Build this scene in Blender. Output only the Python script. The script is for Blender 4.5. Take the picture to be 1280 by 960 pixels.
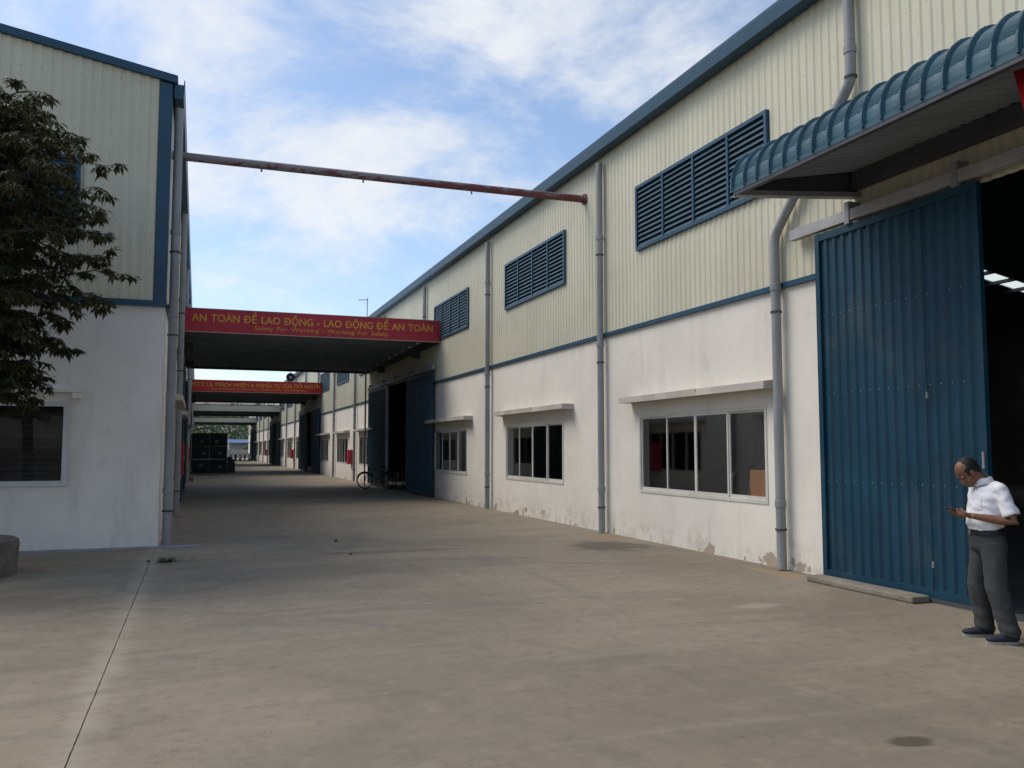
import bpy, bmesh, math, random
from mathutils import Vector, Matrix, Euler, noise
random.seed(7)
R = math.radians
for o in list(bpy.data.objects): bpy.data.objects.remove(o)
SC = bpy.context.scene
COL = SC.collection

# ------------------------------------------------------------------ camera
cd = bpy.data.cameras.new('camera'); cam = bpy.data.objects.new('camera', cd); COL.objects.link(cam)
cam.location = (0, 0, 1.65)
cam.rotation_euler = (R(90 + 4.32), 0, R(-20.13))
cd.sensor_width = 36.0; cd.lens = 36.0 * 1072 / 1280
cd.clip_start = 0.05; cd.clip_end = 3000
SC.camera = cam

# ------------------------------------------------------------------ sky
SUN_DIR = Vector((-0.62, 0.42, 1.0)).normalized()
EL = math.asin(SUN_DIR.z); AZ = math.atan2(SUN_DIR.x, SUN_DIR.y)
w = bpy.data.worlds.new('World'); SC.world = w; w.use_nodes = True
nt = w.node_tree; N = nt.nodes; LK = nt.links; N.clear()
def nn(t, **k):
    n = N.new(t)
    for a, b in k.items(): setattr(n, a, b)
    return n
out = nn('ShaderNodeOutputWorld'); bg = nn('ShaderNodeBackground')
sky = nn('ShaderNodeTexSky'); sky.sky_type = 'NISHITA'; sky.sun_disc = False
sky.sun_elevation = EL; sky.sun_rotation = AZ; sky.altitude = 50; sky.air_density = 1.0; sky.dust_density = 1.2; sky.ozone_density = 1.7
tc = nn('ShaderNodeTexCoord'); sep = nn('ShaderNodeSeparateXYZ'); LK.new(tc.outputs['Generated'], sep.inputs[0])
def wm(op, a, b=None, c=None, clamp=False):
    n = nn('ShaderNodeMath'); n.operation = op; n.use_clamp = clamp
    for i, v in enumerate((a, b, c)):
        if v is None: continue
        if isinstance(v, (int, float)): n.inputs[i].default_value = v
        else: LK.new(v, n.inputs[i])
    return n.outputs[0]
zz = wm('ADD', wm('MAXIMUM', sep.outputs[2], 0.0), 0.3)
cu = wm('DIVIDE', sep.outputs[0], zz); cv = wm('DIVIDE', sep.outputs[1], zz)
comb = nn('ShaderNodeCombineXYZ'); LK.new(cu, comb.inputs[0]); LK.new(cv, comb.inputs[1])
mp = nn('ShaderNodeMapping'); LK.new(comb.outputs[0], mp.inputs[0])
mp.inputs['Location'].default_value = (9.0, 6.3, 0.0); mp.inputs['Rotation'].default_value = (0, 0, R(60))
n1 = nn('ShaderNodeTexNoise'); LK.new(mp.outputs[0], n1.inputs['Vector'])
n1.inputs['Scale'].default_value = 1.9; n1.inputs['Detail'].default_value = 9; n1.inputs['Roughness'].default_value = 0.63; n1.inputs['Distortion'].default_value = 0.25
n2 = nn('ShaderNodeTexNoise'); LK.new(mp.outputs[0], n2.inputs['Vector'])
n2.inputs['Scale'].default_value = 0.42; n2.inputs['Detail'].default_value = 3
cm = wm('ADD', wm('MULTIPLY', n1.outputs['Fac'], 0.75), wm('MULTIPLY', n2.outputs['Fac'], 0.35))
ramp = nn('ShaderNodeMapRange'); ramp.interpolation_type = 'SMOOTHSTEP'
LK.new(cm, ramp.inputs['Value']); ramp.inputs['From Min'].default_value = 0.482; ramp.inputs['From Max'].default_value = 0.675
# cloud brightness variation: denser cores slightly greyer
n3 = nn('ShaderNodeTexNoise'); LK.new(mp.outputs[0], n3.inputs['Vector']); n3.inputs['Scale'].default_value = 3.2; n3.inputs['Detail'].default_value = 7
cr = nn('ShaderNodeMix'); cr.data_type = 'RGBA'; LK.new(n3.outputs['Fac'], cr.inputs[0])
cr.inputs[6].default_value = (4.0, 4.25, 4.7, 1); cr.inputs[7].default_value = (5.7, 5.65, 5.5, 1)
mx = nn('ShaderNodeMix'); mx.data_type = 'RGBA'
LK.new(wm('MULTIPLY', ramp.outputs[0], 0.9), mx.inputs[0])
LK.new(sky.outputs[0], mx.inputs[6]); LK.new(cr.outputs[2], mx.inputs[7])
LK.new(mx.outputs[2], bg.inputs['Color']); bg.inputs['Strength'].default_value = 0.085
LK.new(bg.outputs[0], out.inputs['Surface'])

sd = bpy.data.lights.new('sun', 'SUN'); sd.energy = 1.05; sd.angle = R(34); sd.color = (1.0, 0.935, 0.83)
so = bpy.data.objects.new('sun', sd); COL.objects.link(so); so.location = (0, 0, 60)
so.rotation_euler = (-SUN_DIR).to_track_quat('-Z', 'Y').to_euler()

SC.view_settings.view_transform = 'Standard'; SC.view_settings.look = 'None'
SC.view_settings.exposure = 1.12; SC.view_settings.gamma = 1.0
SC.view_settings.use_curve_mapping = False
SC.render.engine = 'CYCLES'

# ------------------------------------------------------------------ materials
MATS = {}
class NT:
    def __init__(s, m): s.t = m.node_tree; s.n = s.t.nodes; s.l = s.t.links
    def new(s, t, **k):
        n = s.n.new(t)
        for a, b in k.items(): setattr(n, a, b)
        return n
    def math(s, op, a, b=None, c=None, clamp=False):
        n = s.new('ShaderNodeMath', operation=op, use_clamp=clamp)
        for i, v in enumerate((a, b, c)):
            if v is None: continue
            if isinstance(v, (int, float)): n.inputs[i].default_value = v
            else: s.l.new(v, n.inputs[i])
        return n.outputs[0]
    def noise(s, vec, scale, detail=5, rough=.55, dist=0, sc=None):
        if sc:
            m = s.new('ShaderNodeMapping'); s.l.new(vec, m.inputs[0]); m.inputs['Scale'].default_value = sc; vec = m.outputs[0]
        n = s.new('ShaderNodeTexNoise'); s.l.new(vec, n.inputs['Vector'])
        n.inputs['Scale'].default_value = scale; n.inputs['Detail'].default_value = detail
        n.inputs['Roughness'].default_value = rough; n.inputs['Distortion'].default_value = dist
        return n.outputs['Fac']
    def step(s, v, a, b, lo=0., hi=1.):
        n = s.new('ShaderNodeMapRange', interpolation_type='SMOOTHSTEP')
        s.l.new(v, n.inputs['Value'])
        for k, x in (('From Min', a), ('From Max', b), ('To Min', lo), ('To Max', hi)): n.inputs[k].default_value = x
        return n.outputs[0]
    def mix(s, f, a, b):
        n = s.new('ShaderNodeMix', data_type='RGBA')
        for i, v in ((0, f), (6, a), (7, b)):
            if isinstance(v, (int, float)): n.inputs[i].default_value = v
            elif isinstance(v, tuple): n.inputs[i].default_value = (*v[:3], 1)
            else: s.l.new(v, n.inputs[i])
        return n.outputs[2]
def base_mat(name):
    m = bpy.data.materials.new(name); m.use_nodes = True; t = NT(m)
    b = t.n['Principled BSDF']; MATS[name] = m
    return m, t, b
def mat(name, col, rough=.6, var=.18, scale=2.5, bump=0., bscale=60, metal=0., spec=.4, dirt=0., streak=0., rust=0., fine=.06, sheets=False):
    m, t, b = base_mat(name)
    g = t.new('ShaderNodeNewGeometry').outputs['Position']
    a = t.noise(g, scale, 6, .6); f = t.noise(g, scale * 14, 4, .6)
    c2 = tuple(x * (1 - var) for x in col); c1 = tuple(min(1, x * (1 + var * .6)) for x in col)
    c = t.mix(t.step(a, .3, .7), c2, c1)
    c = t.mix(t.math('MULTIPLY', t.step(f, .45, .75), fine * 4), c, tuple(x * .6 for x in col))
    if streak:
        s_ = t.noise(g, 1.0, 5, .6, sc=(7, 7, .35))
        c = t.mix(t.math('MULTIPLY', t.step(s_, .52, .75), streak), c, tuple(x * .45 for x in col))
    if dirt:
        d = t.noise(g, .9, 8, .7)
        c = t.mix(t.math('MULTIPLY', t.step(d, .5, .72), dirt), c, (.16, .14, .12))
    if rust:
        d = t.noise(g, 6, 8, .7)
        c = t.mix(t.math('MULTIPLY', t.step(d, .6, .7), rust), c, (.16, .06, .03))
    if sheets:
        sp_ = t.new('ShaderNodeSeparateXYZ'); t.l.new(g, sp_.inputs[0])
        wn = t.new('ShaderNodeTexWhiteNoise', noise_dimensions='1D'); t.l.new(t.math('FLOOR', t.math('DIVIDE', t.math('ADD', sp_.outputs[0], sp_.outputs[1]), 1.05)), wn.inputs['W'])
        c = t.mix(t.math('MULTIPLY', wn.outputs['Value'], .16), c, tuple(x * .6 for x in col))
        lp = t.math('FRACT', t.math('DIVIDE', t.math('ADD', sp_.outputs[0], sp_.outputs[1]), 1.05))
        c = t.mix(t.math('MULTIPLY', t.step(lp, .012, .0), .35), c, tuple(x * .4 for x in col))
        sh_ = t.math('ADD', sp_.outputs[0], sp_.outputs[1])
        dz_ = t.math('SUBTRACT', t.math('FRACT', t.math('DIVIDE', sp_.outputs[2], 1.22)), .5); dy_ = t.math('SUBTRACT', t.math('FRACT', t.math('DIVIDE', sh_, .3)), .35)
        dd_ = t.math('SQRT', t.math('ADD', t.math('POWER', t.math('MULTIPLY', dz_, 1.22), 2.), t.math('POWER', t.math('MULTIPLY', dy_, .3), 2.)))
        c = t.mix(t.math('MULTIPLY', t.step(dd_, .016, .01), .55), c, (.12, .11, .09))
    t.l.new(c, b.inputs['Base Color'])
    rr = t.math('ADD', rough - .08, t.math('MULTIPLY', a, .16)); t.l.new(rr, b.inputs['Roughness'])
    b.inputs['Metallic'].default_value = metal; b.inputs['Specular IOR Level'].default_value = spec
    if bump:
        bn = t.new('ShaderNodeBump'); bn.inputs['Strength'].default_value = bump; bn.inputs['Distance'].default_value = .01
        t.l.new(t.noise(g, bscale, 4, .6), bn.inputs['Height']); t.l.new(bn.outputs[0], b.inputs['Normal'])
    return m

# painted plaster with damp stains, drip streaks and flaked patches low on the wall
def plaster(name, col, peel=True, grime=.5):
    m, t, b = base_mat(name)
    g = t.new('ShaderNodeNewGeometry').outputs['Position']
    sp = t.new('ShaderNodeSeparateXYZ'); t.l.new(g, sp.inputs[0]); z = sp.outputs[2]
    big = t.noise(g, .7, 7, .62); mid = t.noise(g, 3.1, 7, .65); fine = t.noise(g, 40, 3, .6)
    c = t.mix(t.step(big, .35, .7), tuple(x * .9 for x in col), col)
    st = t.noise(g, 1.0, 6, .62, sc=(2.6, 2.6, .45))
    c = t.mix(t.math('MULTIPLY', t.step(st, .5, .78), grime * .55), c, (.42, .39, .36))
    c = t.mix(t.math('MULTIPLY', t.step(mid, .56, .8), grime * .5), c, (.38, .35, .32))
    blot = t.noise(g, 1.5, 9, .72, .4)
    c = t.mix(t.math('MULTIPLY', t.step(blot, .6, .78), grime * .6), c, (.27, .25, .23))
    if peel:
        low = t.step(z, .12, .62, 1., 0.)
        gr = t.noise(g, 2.3, 8, .7)
        c = t.mix(t.math('MULTIPLY', t.math('MULTIPLY', low, t.step(gr, .45, .65)), .4), c, (.34, .3, .25))
        pz = t.step(z, .05, .5, .0, .19)
        pn = t.noise(g, 1.9, 9, .6, .3)
        pk = t.step(t.math('SUBTRACT', pn, pz), 0.562, .6)
        c = t.mix(pk, c, t.mix(fine, (.33, .265, .195), (.45, .375, .295)))
    t.l.new(c, b.inputs['Base Color']); b.inputs['Roughness'].default_value = .85; b.inputs['Specular IOR Level'].default_value = .25
    bn = t.new('ShaderNodeBump'); bn.inputs['Strength'].default_value = .35; bn.inputs['Distance'].default_value = .012
    h = t.math('ADD', t.math('MULTIPLY', fine, .4), mid)
    if peel: h = t.math('SUBTRACT', h, pk)
    t.l.new(h, bn.inputs['Height']); t.l.new(bn.outputs[0], b.inputs['Normal'])
    return m
plaster('white_plaster', (.77, .725, .65)); plaster('gable_plaster', (.78, .74, .675), peel=False, grime=.75)
plaster('ledge_plaster', (.5, .465, .41), peel=False, grime=1.1)

def concrete_ground():
    m, t, b = base_mat('yard_concrete')
    g = t.new('ShaderNodeNewGeometry').outputs['Position']
    sp = t.new('ShaderNodeSeparateXYZ'); t.l.new(g, sp.inputs[0]); x, y = sp.outputs[0], sp.outputs[1]
    n1 = t.noise(g, .32, 8, .62, .3); n2 = t.noise(g, 1.4, 8, .68, .5); n3 = t.noise(g, 9, 6, .65); n4 = t.noise(g, 90, 3, .6)
    tr = t.noise(g, .55, 7, .66, .8, sc=(.45, 1.7, 1)); tr2 = t.noise(g, .9, 6, .62, .6, sc=(.3, 3.0, 1))
    tr3 = t.noise(g, 1.0, 6, .6, .3, sc=(3.0, .14, 1))
    c = t.mix(t.step(n1, .34, .68), (.225, .2, .165), (.315, .28, .232))
    c = t.mix(t.math('MULTIPLY', t.step(tr, .51, .66), .58), c, (.165, .158, .146))
    c = t.mix(t.math('MULTIPLY', t.step(tr2, .54, .72), .32), c, (.155, .147, .136))
    c = t.mix(t.math('MULTIPLY', t.step(tr2, .46, .3), .35), c, (.37, .34, .295))
    c = t.mix(t.math('MULTIPLY', t.step(tr3, .55, .75), .35), c, (.17, .16, .148))
    c = t.mix(t.math('MULTIPLY', t.step(n2, .54, .68), .32), c, (.37, .335, .28))
    c = t.mix(t.math('MULTIPLY', t.step(n2, .44, .28), .4), c, (.16, .145, .127))
    c = t.mix(t.math('MULTIPLY', t.step(n3, .5, .7), .42), c, (.15, .14, .125))
    c = t.mix(t.math('MULTIPLY', n4, .22), c, (.12, .11, .1))
    mo = t.noise(g, 4.5, 10, .74, .2); c = t.mix(t.math('MULTIPLY', t.step(mo, .5, .62), .16), c, (.17, .155, .135)); c = t.mix(t.math('MULTIPLY', t.step(mo, .45, .34), .16), c, (.4, .37, .32))
    spk = t.noise(g, 26, 2, .5); c = t.mix(t.math('MULTIPLY', t.step(spk, .68, .74), .5), c, (.11, .1, .09))
    cr1 = t.math('ABSOLUTE', t.math('SUBTRACT', t.noise(g, .7, 6, .6, .2), .5)); c = t.mix(t.math('MULTIPLY', t.step(cr1, .004, .0, 0., 1.), .35), c, (.12, .11, .1))
    # pale cement wash beside the slab joint
    jn = t.noise(g, 2.2, 6, .7)
    jd = t.math('ABSOLUTE', t.math('ADD', x, .6))
    jm = t.step(t.math('ADD', jd, t.math('MULTIPLY', jn, .55)), .2, .5, 1., 0.)
    c = t.mix(t.math('MULTIPLY', jm, .5), c, (.44, .41, .36))
    # tyre arcs left by turning trucks
    for (ax_, ay_, ar_, aw_, k_) in ((10.5, 21, 9.2, .16, .5), (10.5, 21, 10.9, .16, .5), (-5, 1.5, 9.4, .13, .42), (-5, 1.5, 7.7, .13, .42), (-9, 19, 12.2, .15, .4), (3.5, -6, 13.2, .12, .35)):
        dxa = t.math('POWER', t.math('SUBTRACT', x, ax_), 2.0); dya = t.math('POWER', t.math('SUBTRACT', y, ay_), 2.0)
        da = t.math('ABSOLUTE', t.math('SUBTRACT', t.math('SQRT', t.math('ADD', dxa, dya)), ar_))
        mk = t.math('MULTIPLY', t.step(da, aw_ * .3, aw_, 1., 0.), t.step(n2, .42, .6))
        c = t.mix(t.math('MULTIPLY', mk, k_), c, (.15, .145, .135))
    # separate marks: (x, y, rx, ry, colour, strength)
    dn = t.math('MULTIPLY', t.math('SUBTRACT', t.noise(g, 3.0, 6, .65), .5), 1.5)
    for (px, py, rx, ry, cc, k) in ((3.84, 3.9, .19, .1, (.085, .075, .06), .9), (5.62, 7.74, .3, .14, (.38, .355, .31), .6),
            (6.7, 13.3, .75, .8, (.10, .092, .08), .8), (7.2, 14.6, .35, .5, (.3, .2, .12), .6), (7.3, 9.6, .22, .6, (.36, .26, .14), .5),
            (5.0, 8.4, .16, .1, (.38, .355, .31), .35), (1.3, 11.9, 1.7, .8, (.135, .13, .12), .5), (-2.6, 10.5, 1.8, .8, (.14, .133, .122), .5), (2.8, 13.8, 1.4, .25, (.12, .115, .105), .55)):
        ex = t.math('POWER', t.math('DIVIDE', t.math('SUBTRACT', x, px), rx), 2.0)
        ey = t.math('POWER', t.math('DIVIDE', t.math('SUBTRACT', y, py), ry), 2.0)
        d = t.math('ADD', t.math('SQRT', t.math('ADD', ex, ey)), dn)
        c = t.mix(t.math('MULTIPLY', t.step(d, .6, 1.05, 1., 0.), k), c, cc)
    mu = t.new('ShaderNodeMix', data_type='RGBA', blend_type='MULTIPLY'); mu.inputs[0].default_value = 1; t.l.new(c, mu.inputs[6]); mu.inputs[7].default_value = (.9, .855, .76, 1); c = mu.outputs[2]
    t.l.new(c, b.inputs['Base Color']); b.inputs['Specular IOR Level'].default_value = .3
    t.l.new(t.math('ADD', .68, t.math('MULTIPLY', n2, .25)), b.inputs['Roughness'])
    bn = t.new('ShaderNodeBump'); bn.inputs['Strength'].default_value = .4; bn.inputs['Distance'].default_value = .008
    t.l.new(t.math('ADD', t.math('MULTIPLY', n4, .35), n3), bn.inputs['Height']); t.l.new(bn.outputs[0], b.inputs['Normal'])
concrete_ground()
mat('joint_dirt', (.07, .062, .05), .95, .3, 20)
mat('earth', (.2, .18, .15), .95, .2, .3)
mat('cream_sheet', (.6, .572, .435), .5, .06, .5, spec=.4, streak=.2, dirt=.09, fine=.03, sheets=True)
mat('blue_trim', (.018, .068, .118), .45, .15, 1.5, spec=.4, streak=.15)
mat('blue_louver', (.025, .075, .11), .5, .2, 2.5, streak=.2)
mat('blue_door', (.0055, .047, .083), .5, .2, 1.2, streak=.3, dirt=.16, bump=.5, bscale=2.2)
mat('blue_canopy', (.034, .098, .138), .55, .25, 3, streak=.25, dirt=.22)
mat('dark_ceiling', (.48, .54, .6), .7, .15, 1.5)
mat('purlin_grey', (.22, .25, .28), .7, .15, 1.5)
mat('steel_grey', (.3, .31, .33), .55, .2, 2, metal=.2, rust=.25)
mat('track_steel', (.36, .36, .37), .55, .2, 2, rust=.35)
mat('dark_steel', (.06, .065, .075), .6, .2, 2)
mat('pvc_pipe', (.27, .28, .285), .45, .16, 1.3, streak=.22, dirt=.1)
mat('aluminium', (.58, .57, .51), .5, .1, 3, dirt=.12)
mat('white_frame', (.56, .57, .57), .6, .1, 3, dirt=.1)
mat('roof_blue', (.08, .15, .2), .5, .15, .5)
mat('interior_dark', (.26, .24, .22), .85, .2, .6)
mat('interior_floor', (.24, .225, .2), .7, .2, .6)
mat('raw_concrete', (.23, .2, .16), .9, .25, 3, bump=.6, bscale=45, dirt=.4)
mat('planter_concrete', (.16, .14, .12), .92, .35, 5, bump=.8, bscale=35, dirt=.6)
mat('sign_red', (.45, .035, .055), .6, .1, .8, streak=.12)
mat('sign_red_bright', (.5, .028, .03), .6, .1, .8)
mat('letter_gold', (.75, .34, .05), .6, .08, 3)
mat('sign_trim', (.5, .3, .22), .6, .1, 3)
mat('fire_red', (.42, .025, .05), .45, .1, 3)
mat('banner_red', (.5, .015, .015), .8, .12, 3)
mat('crate_green', (.016, .036, .026), .7, .25, 3)
mat('label_paper', (.17, .18, .17), .8, .15, 8)
mat('tarp', (.03, .032, .034), .6, .2, 3)
mat('tarp_pale', (.45, .46, .47), .6, .2, 3)
mat('rubber', (.012, .012, .013), .8, .2, 8)
mat('chrome', (.35, .36, .37), .3, .1, 8, metal=.9)
mat('bike_paint', (.02, .022, .025), .4, .1, 8)
mat('speaker_grey', (.06, .062, .065), .6, .2, 8)
mat('bark', (.1, .08, .06), .95, .3, 9, bump=.8, bscale=30)
mat('orange_board', (.75, .31, .12), .6, .08, 3)
mat('skin', (.2, .093, .055), .5, .14, 14, fine=.05)
mat('hair', (.012, .011, .011), .7, .3, 60)
mat('shirt_white', (.72, .72, .76), .8, .05, 6, bump=.25, bscale=14)
mat('trouser_grey', (.048, .05, .052), .85, .15, 6, bump=.35, bscale=12)
mat('belt_black', (.012, .012, .015), .5, .1, 8)
mat('shoe_navy', (.022, .026, .038), .75, .2, 14)
mat('sole_white', (.34, .325, .3), .7, .1, 12)
mat('phone_black', (.012, .012, .014), .25, .1, 8, spec=.6)
mat('weed_green', (.05, .09, .03), .7, .4, 14)
mat('stone', (.1, .09, .08), .9, .3, 12)
mat('brown_slat', (.062, .05, .043), .6, .35, 5)
mat('moto_dark', (.03, .03, .034), .45, .3, 3)
mat('moto_pale', (.3, .3, .31), .4, .1, 3)
mat('bag_blue', (.03, .07, .2), .6, .2, 4)
mat('far_wall', (.36, .34, .31), .9, .2, .5)
mat('shed_blue', (.06, .13, .27), .5, .2, .5)

def leaf_mat(name, c1, c2, sc=1.6, tl=.25):
    m, t, b = base_mat(name)
    g = t.new('ShaderNodeNewGeometry').outputs['Position']
    n = t.noise(g, sc, 4, .7); n2_ = t.noise(g, sc * 9, 2, .6)
    c = t.mix(t.step(t.math('ADD', t.math('MULTIPLY', n, .6), t.math('MULTIPLY', n2_, .4)), .36, .64), c1, c2)
    t.l.new(c, b.inputs['Base Color']); b.inputs['Roughness'].default_value = .5; b.inputs['Specular IOR Level'].default_value = .35
    tr = t.new('ShaderNodeBsdfTranslucent'); t.l.new(c, tr.inputs['Color'])
    ms = t.new('ShaderNodeMixShader'); ms.inputs[0].default_value = tl
    t.l.new(b.outputs[0], ms.inputs[1]); t.l.new(tr.outputs[0], ms.inputs[2])
    t.l.new(ms.outputs[0], t.n['Material Output'].inputs['Surface'])
leaf_mat('tree_leaf', (.034, .038, .018), (.095, .1, .045), tl=.35)
leaf_mat('far_leaf', (.045, .075, .035), (.11, .16, .075), .12)

def glass_mat(name, tint, refl=1.0):
    m, t, b = base_mat(name); t.n.remove(b)
    tp = t.new('ShaderNodeBsdfTransparent'); tp.inputs[0].default_value = (*tint, 1)
    gl = t.new('ShaderNodeBsdfGlossy'); gl.inputs['Roughness'].default_value = .03; gl.inputs['Color'].default_value = (.9, .93, .95, 1)
    fr = t.new('ShaderNodeFresnel'); fr.inputs[0].default_value = 1.5
    ms = t.new('ShaderNodeMixShader'); t.l.new(t.math('MULTIPLY', fr.outputs[0], refl), ms.inputs[0])
    t.l.new(tp.outputs[0], ms.inputs[1]); t.l.new(gl.outputs[0], ms.inputs[2])
    t.l.new(ms.outputs[0], t.n['Material Output'].inputs['Surface'])
glass_mat('window_glass', (.68, .7, .69), .3)
def skylight_mat():
    m, t, b = base_mat('skylight_plastic'); t.n.remove(b)
    tr = t.new('ShaderNodeBsdfTranslucent'); tr.inputs[0].default_value = (.85, .85, .75, 1)
    tp = t.new('ShaderNodeBsdfTransparent'); tp.inputs[0].default_value = (.8, .8, .7, 1)
    ms = t.new('ShaderNodeMixShader'); ms.inputs[0].default_value = .4
    t.l.new(tr.outputs[0], ms.inputs[1]); t.l.new(tp.outputs[0], ms.inputs[2])
    t.l.new(ms.outputs[0], t.n['Material Output'].inputs['Surface'])
skylight_mat()
def flaking_pipe():
    m, t, b = base_mat('flaking_red_pipe')
    g = t.new('ShaderNodeNewGeometry'); p = g.outputs['Position']
    sp = t.new('ShaderNodeSeparateXYZ'); t.l.new(p, sp.inputs[0])
    n = t.noise(p, 3.2, 8, .66, .2, sc=(1, 3, 3))
    # the paint survives best at the right-hand end and along the lower side
    k = t.math('ADD', n, t.math('MULTIPLY', t.step(sp.outputs[0], 1.0, 7.6), .17))
    k = t.math('ADD', k, t.math('MULTIPLY', t.step(sp.outputs[2], 6.97, 6.87), .1))
    c = t.mix(t.step(k, .59, .64), (.2, .185, .19), (.15, .042, .045))
    t.l.new(c, b.inputs['Base Color']); b.inputs['Roughness'].default_value = .6
flaking_pipe()

# ------------------------------------------------------------------ mesh helpers
WP = {}
class MB:
    def __init__(s): s.v = []; s.f = []
    def add(s, vs, fs):
        b = len(s.v); s.v += [tuple(q) for q in vs]; s.f += [tuple(i + b for i in q) for q in fs]; return s
    def box(s, x0, x1, y0, y1, z0, z1):
        x0, x1 = min(x0, x1), max(x0, x1); y0, y1 = min(y0, y1), max(y0, y1); z0, z1 = min(z0, z1), max(z0, z1)
        return s.add([(x0,y0,z0),(x1,y0,z0),(x1,y1,z0),(x0,y1,z0),(x0,y0,z1),(x1,y0,z1),(x1,y1,z1),(x0,y1,z1)],
              [(0,3,2,1),(4,5,6,7),(0,1,5,4),(1,2,6,5),(2,3,7,6),(3,0,4,7)])
    def prism(s, poly, ext):                       # poly: 3d points, ext: vector
        n = len(poly); e = Vector(ext); a = [Vector(p) for p in poly]
        return s.add(a + [p + e for p in a], [tuple(range(n))[::-1], tuple(range(n, 2 * n))] + [(i, (i + 1) % n, n + (i + 1) % n, n + i) for i in range(n)])
    def quad(s, a, b, c, d): return s.add([a, b, c, d], [(0, 1, 2, 3)])
    def tube(s, pts, r, n=12, cap=True, sq=None):
        pts = [Vector(p) for p in pts]; rs = r if isinstance(r, (list, tuple)) else [r] * len(pts)
        b = len(s.v); up = None
        for i, p in enumerate(pts):
            d = (pts[min(i + 1, len(pts) - 1)] - pts[max(i - 1, 0)]).normalized()
            if up is None:
                up = Vector((0, 0, 1)) if abs(d.z) < .9 else Vector((1, 0, 0))
            a = d.cross(up).normalized(); c = a.cross(d).normalized(); up = c
            k2, k1 = (sq[i] if sq else (1, 1))
            for j in range(n):
                t = 2 * math.pi * j / n
                s.v.append(tuple(p + a * math.cos(t) * rs[i] * k1 + c * math.sin(t) * rs[i] * k2))
        for i in range(len(pts) - 1):
            for j in range(n):
                j2 = (j + 1) % n
                s.f.append((b + i * n + j, b + i * n + j2, b + (i + 1) * n + j2, b + (i + 1) * n + j))
        if cap:
            s.f.append(tuple(b + j for j in range(n))[::-1]); s.f.append(tuple(b + (len(pts) - 1) * n + j for j in range(n)))
        return s
    def lathe(s, prof, c=(0, 0, 0), n=24, close=False):   # prof: (r, z)
        b = len(s.v)
        for r, z in prof:
            for j in range(n):
                t = 2 * math.pi * j / n; s.v.append((c[0] + r * math.cos(t), c[1] + r * math.sin(t), c[2] + z))
        m = len(prof)
        for i in range(m if close else m - 1):
            i2 = (i + 1) % m
            for j in range(n):
                j2 = (j + 1) % n; s.f.append((b + i * n + j, b + i * n + j2, b + i2 * n + j2, b + i2 * n + j))
        return s
    def ell(s, c, r, rot=None, n=16, m=10):
        b = len(s.v); c = Vector(c); rot = rot or Matrix.Identity(3)
        for i in range(m + 1):
            ph = math.pi * i / m
            for j in range(n):
                t = 2 * math.pi * j / n
                s.v.append(tuple(c + rot @ Vector((r[0] * math.sin(ph) * math.cos(t), r[1] * math.sin(ph) * math.sin(t), r[2] * math.cos(ph)))))
        for i in range(m):
            for j in range(n):
                j2 = (j + 1) % n; s.f.append((b + i * n + j, b + (i + 1) * n + j, b + (i + 1) * n + j2, b + i * n + j2))
        return s
    def mesh(s, name):
        me = bpy.data.meshes.new(name); me.from_pydata(s.v, [], s.f); me.update(); return me
    def build(s, name, mt, parent=None, at=None, local=False, smooth=False, bevel=0, merge=False):
        vs = s.v
        if local: at = Vector((0, 0, 0)); loc = Vector((0, 0, 0))
        else:
            if at is None:
                xs = [p[0] for p in vs]; ys = [p[1] for p in vs]; zs = [p[2] for p in vs]
                at = ((min(xs) + max(xs)) / 2, (min(ys) + max(ys)) / 2, min(zs))
            at = Vector(at); loc = at - (WP[parent] if parent else Vector())
        me = bpy.data.meshes.new(name)
        me.from_pydata([(p[0] - at.x, p[1] - at.y, p[2] - at.z) for p in vs], [], s.f); me.update()
        if merge or smooth:
            bm = bmesh.new(); bm.from_mesh(me); bmesh.ops.remove_doubles(bm, verts=bm.verts, dist=1e-5)
            bmesh.ops.recalc_face_normals(bm, faces=bm.faces); bm.to_mesh(me); bm.free()
        if smooth:
            for p in me.polygons: p.use_smooth = True
            try: me.set_sharp_from_angle(angle=R(40))
            except Exception: pass
        o = bpy.data.objects.new(name, me); COL.objects.link(o)
        me.materials.append(MATS[mt]); o.location = loc
        if parent: o.parent = parent
        WP[o] = at.copy()
        if bevel:
            bv = o.modifiers.new('bevel', 'BEVEL'); bv.width = bevel; bv.segments = 2; bv.limit_method = 'ANGLE'
        return o
def clone(o, parent, at, name=None):
    c = o.copy(); c.name = name or o.name.split('.')[0]; COL.objects.link(c); c.parent = parent
    at = Vector(at); c.location = at - (WP[parent] if parent else Vector()); WP[c] = at
    return c
def tag(o, label=None, cat=None, group=None, kind=None):
    for k, v in (('label', label), ('category', cat), ('group', group), ('kind', kind)):
        if v: o[k] = v
    return o
def thing(name, label, cat, at, rotz=0, group=None):
    o = bpy.data.objects.new(name, None); COL.objects.link(o); o.location = at; o.rotation_euler = (0, 0, rotz)
    o.empty_display_size = .3; WP[o] = Vector(at); return tag(o, label, cat, group)
def B(*a): return MB().box(*a)

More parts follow.
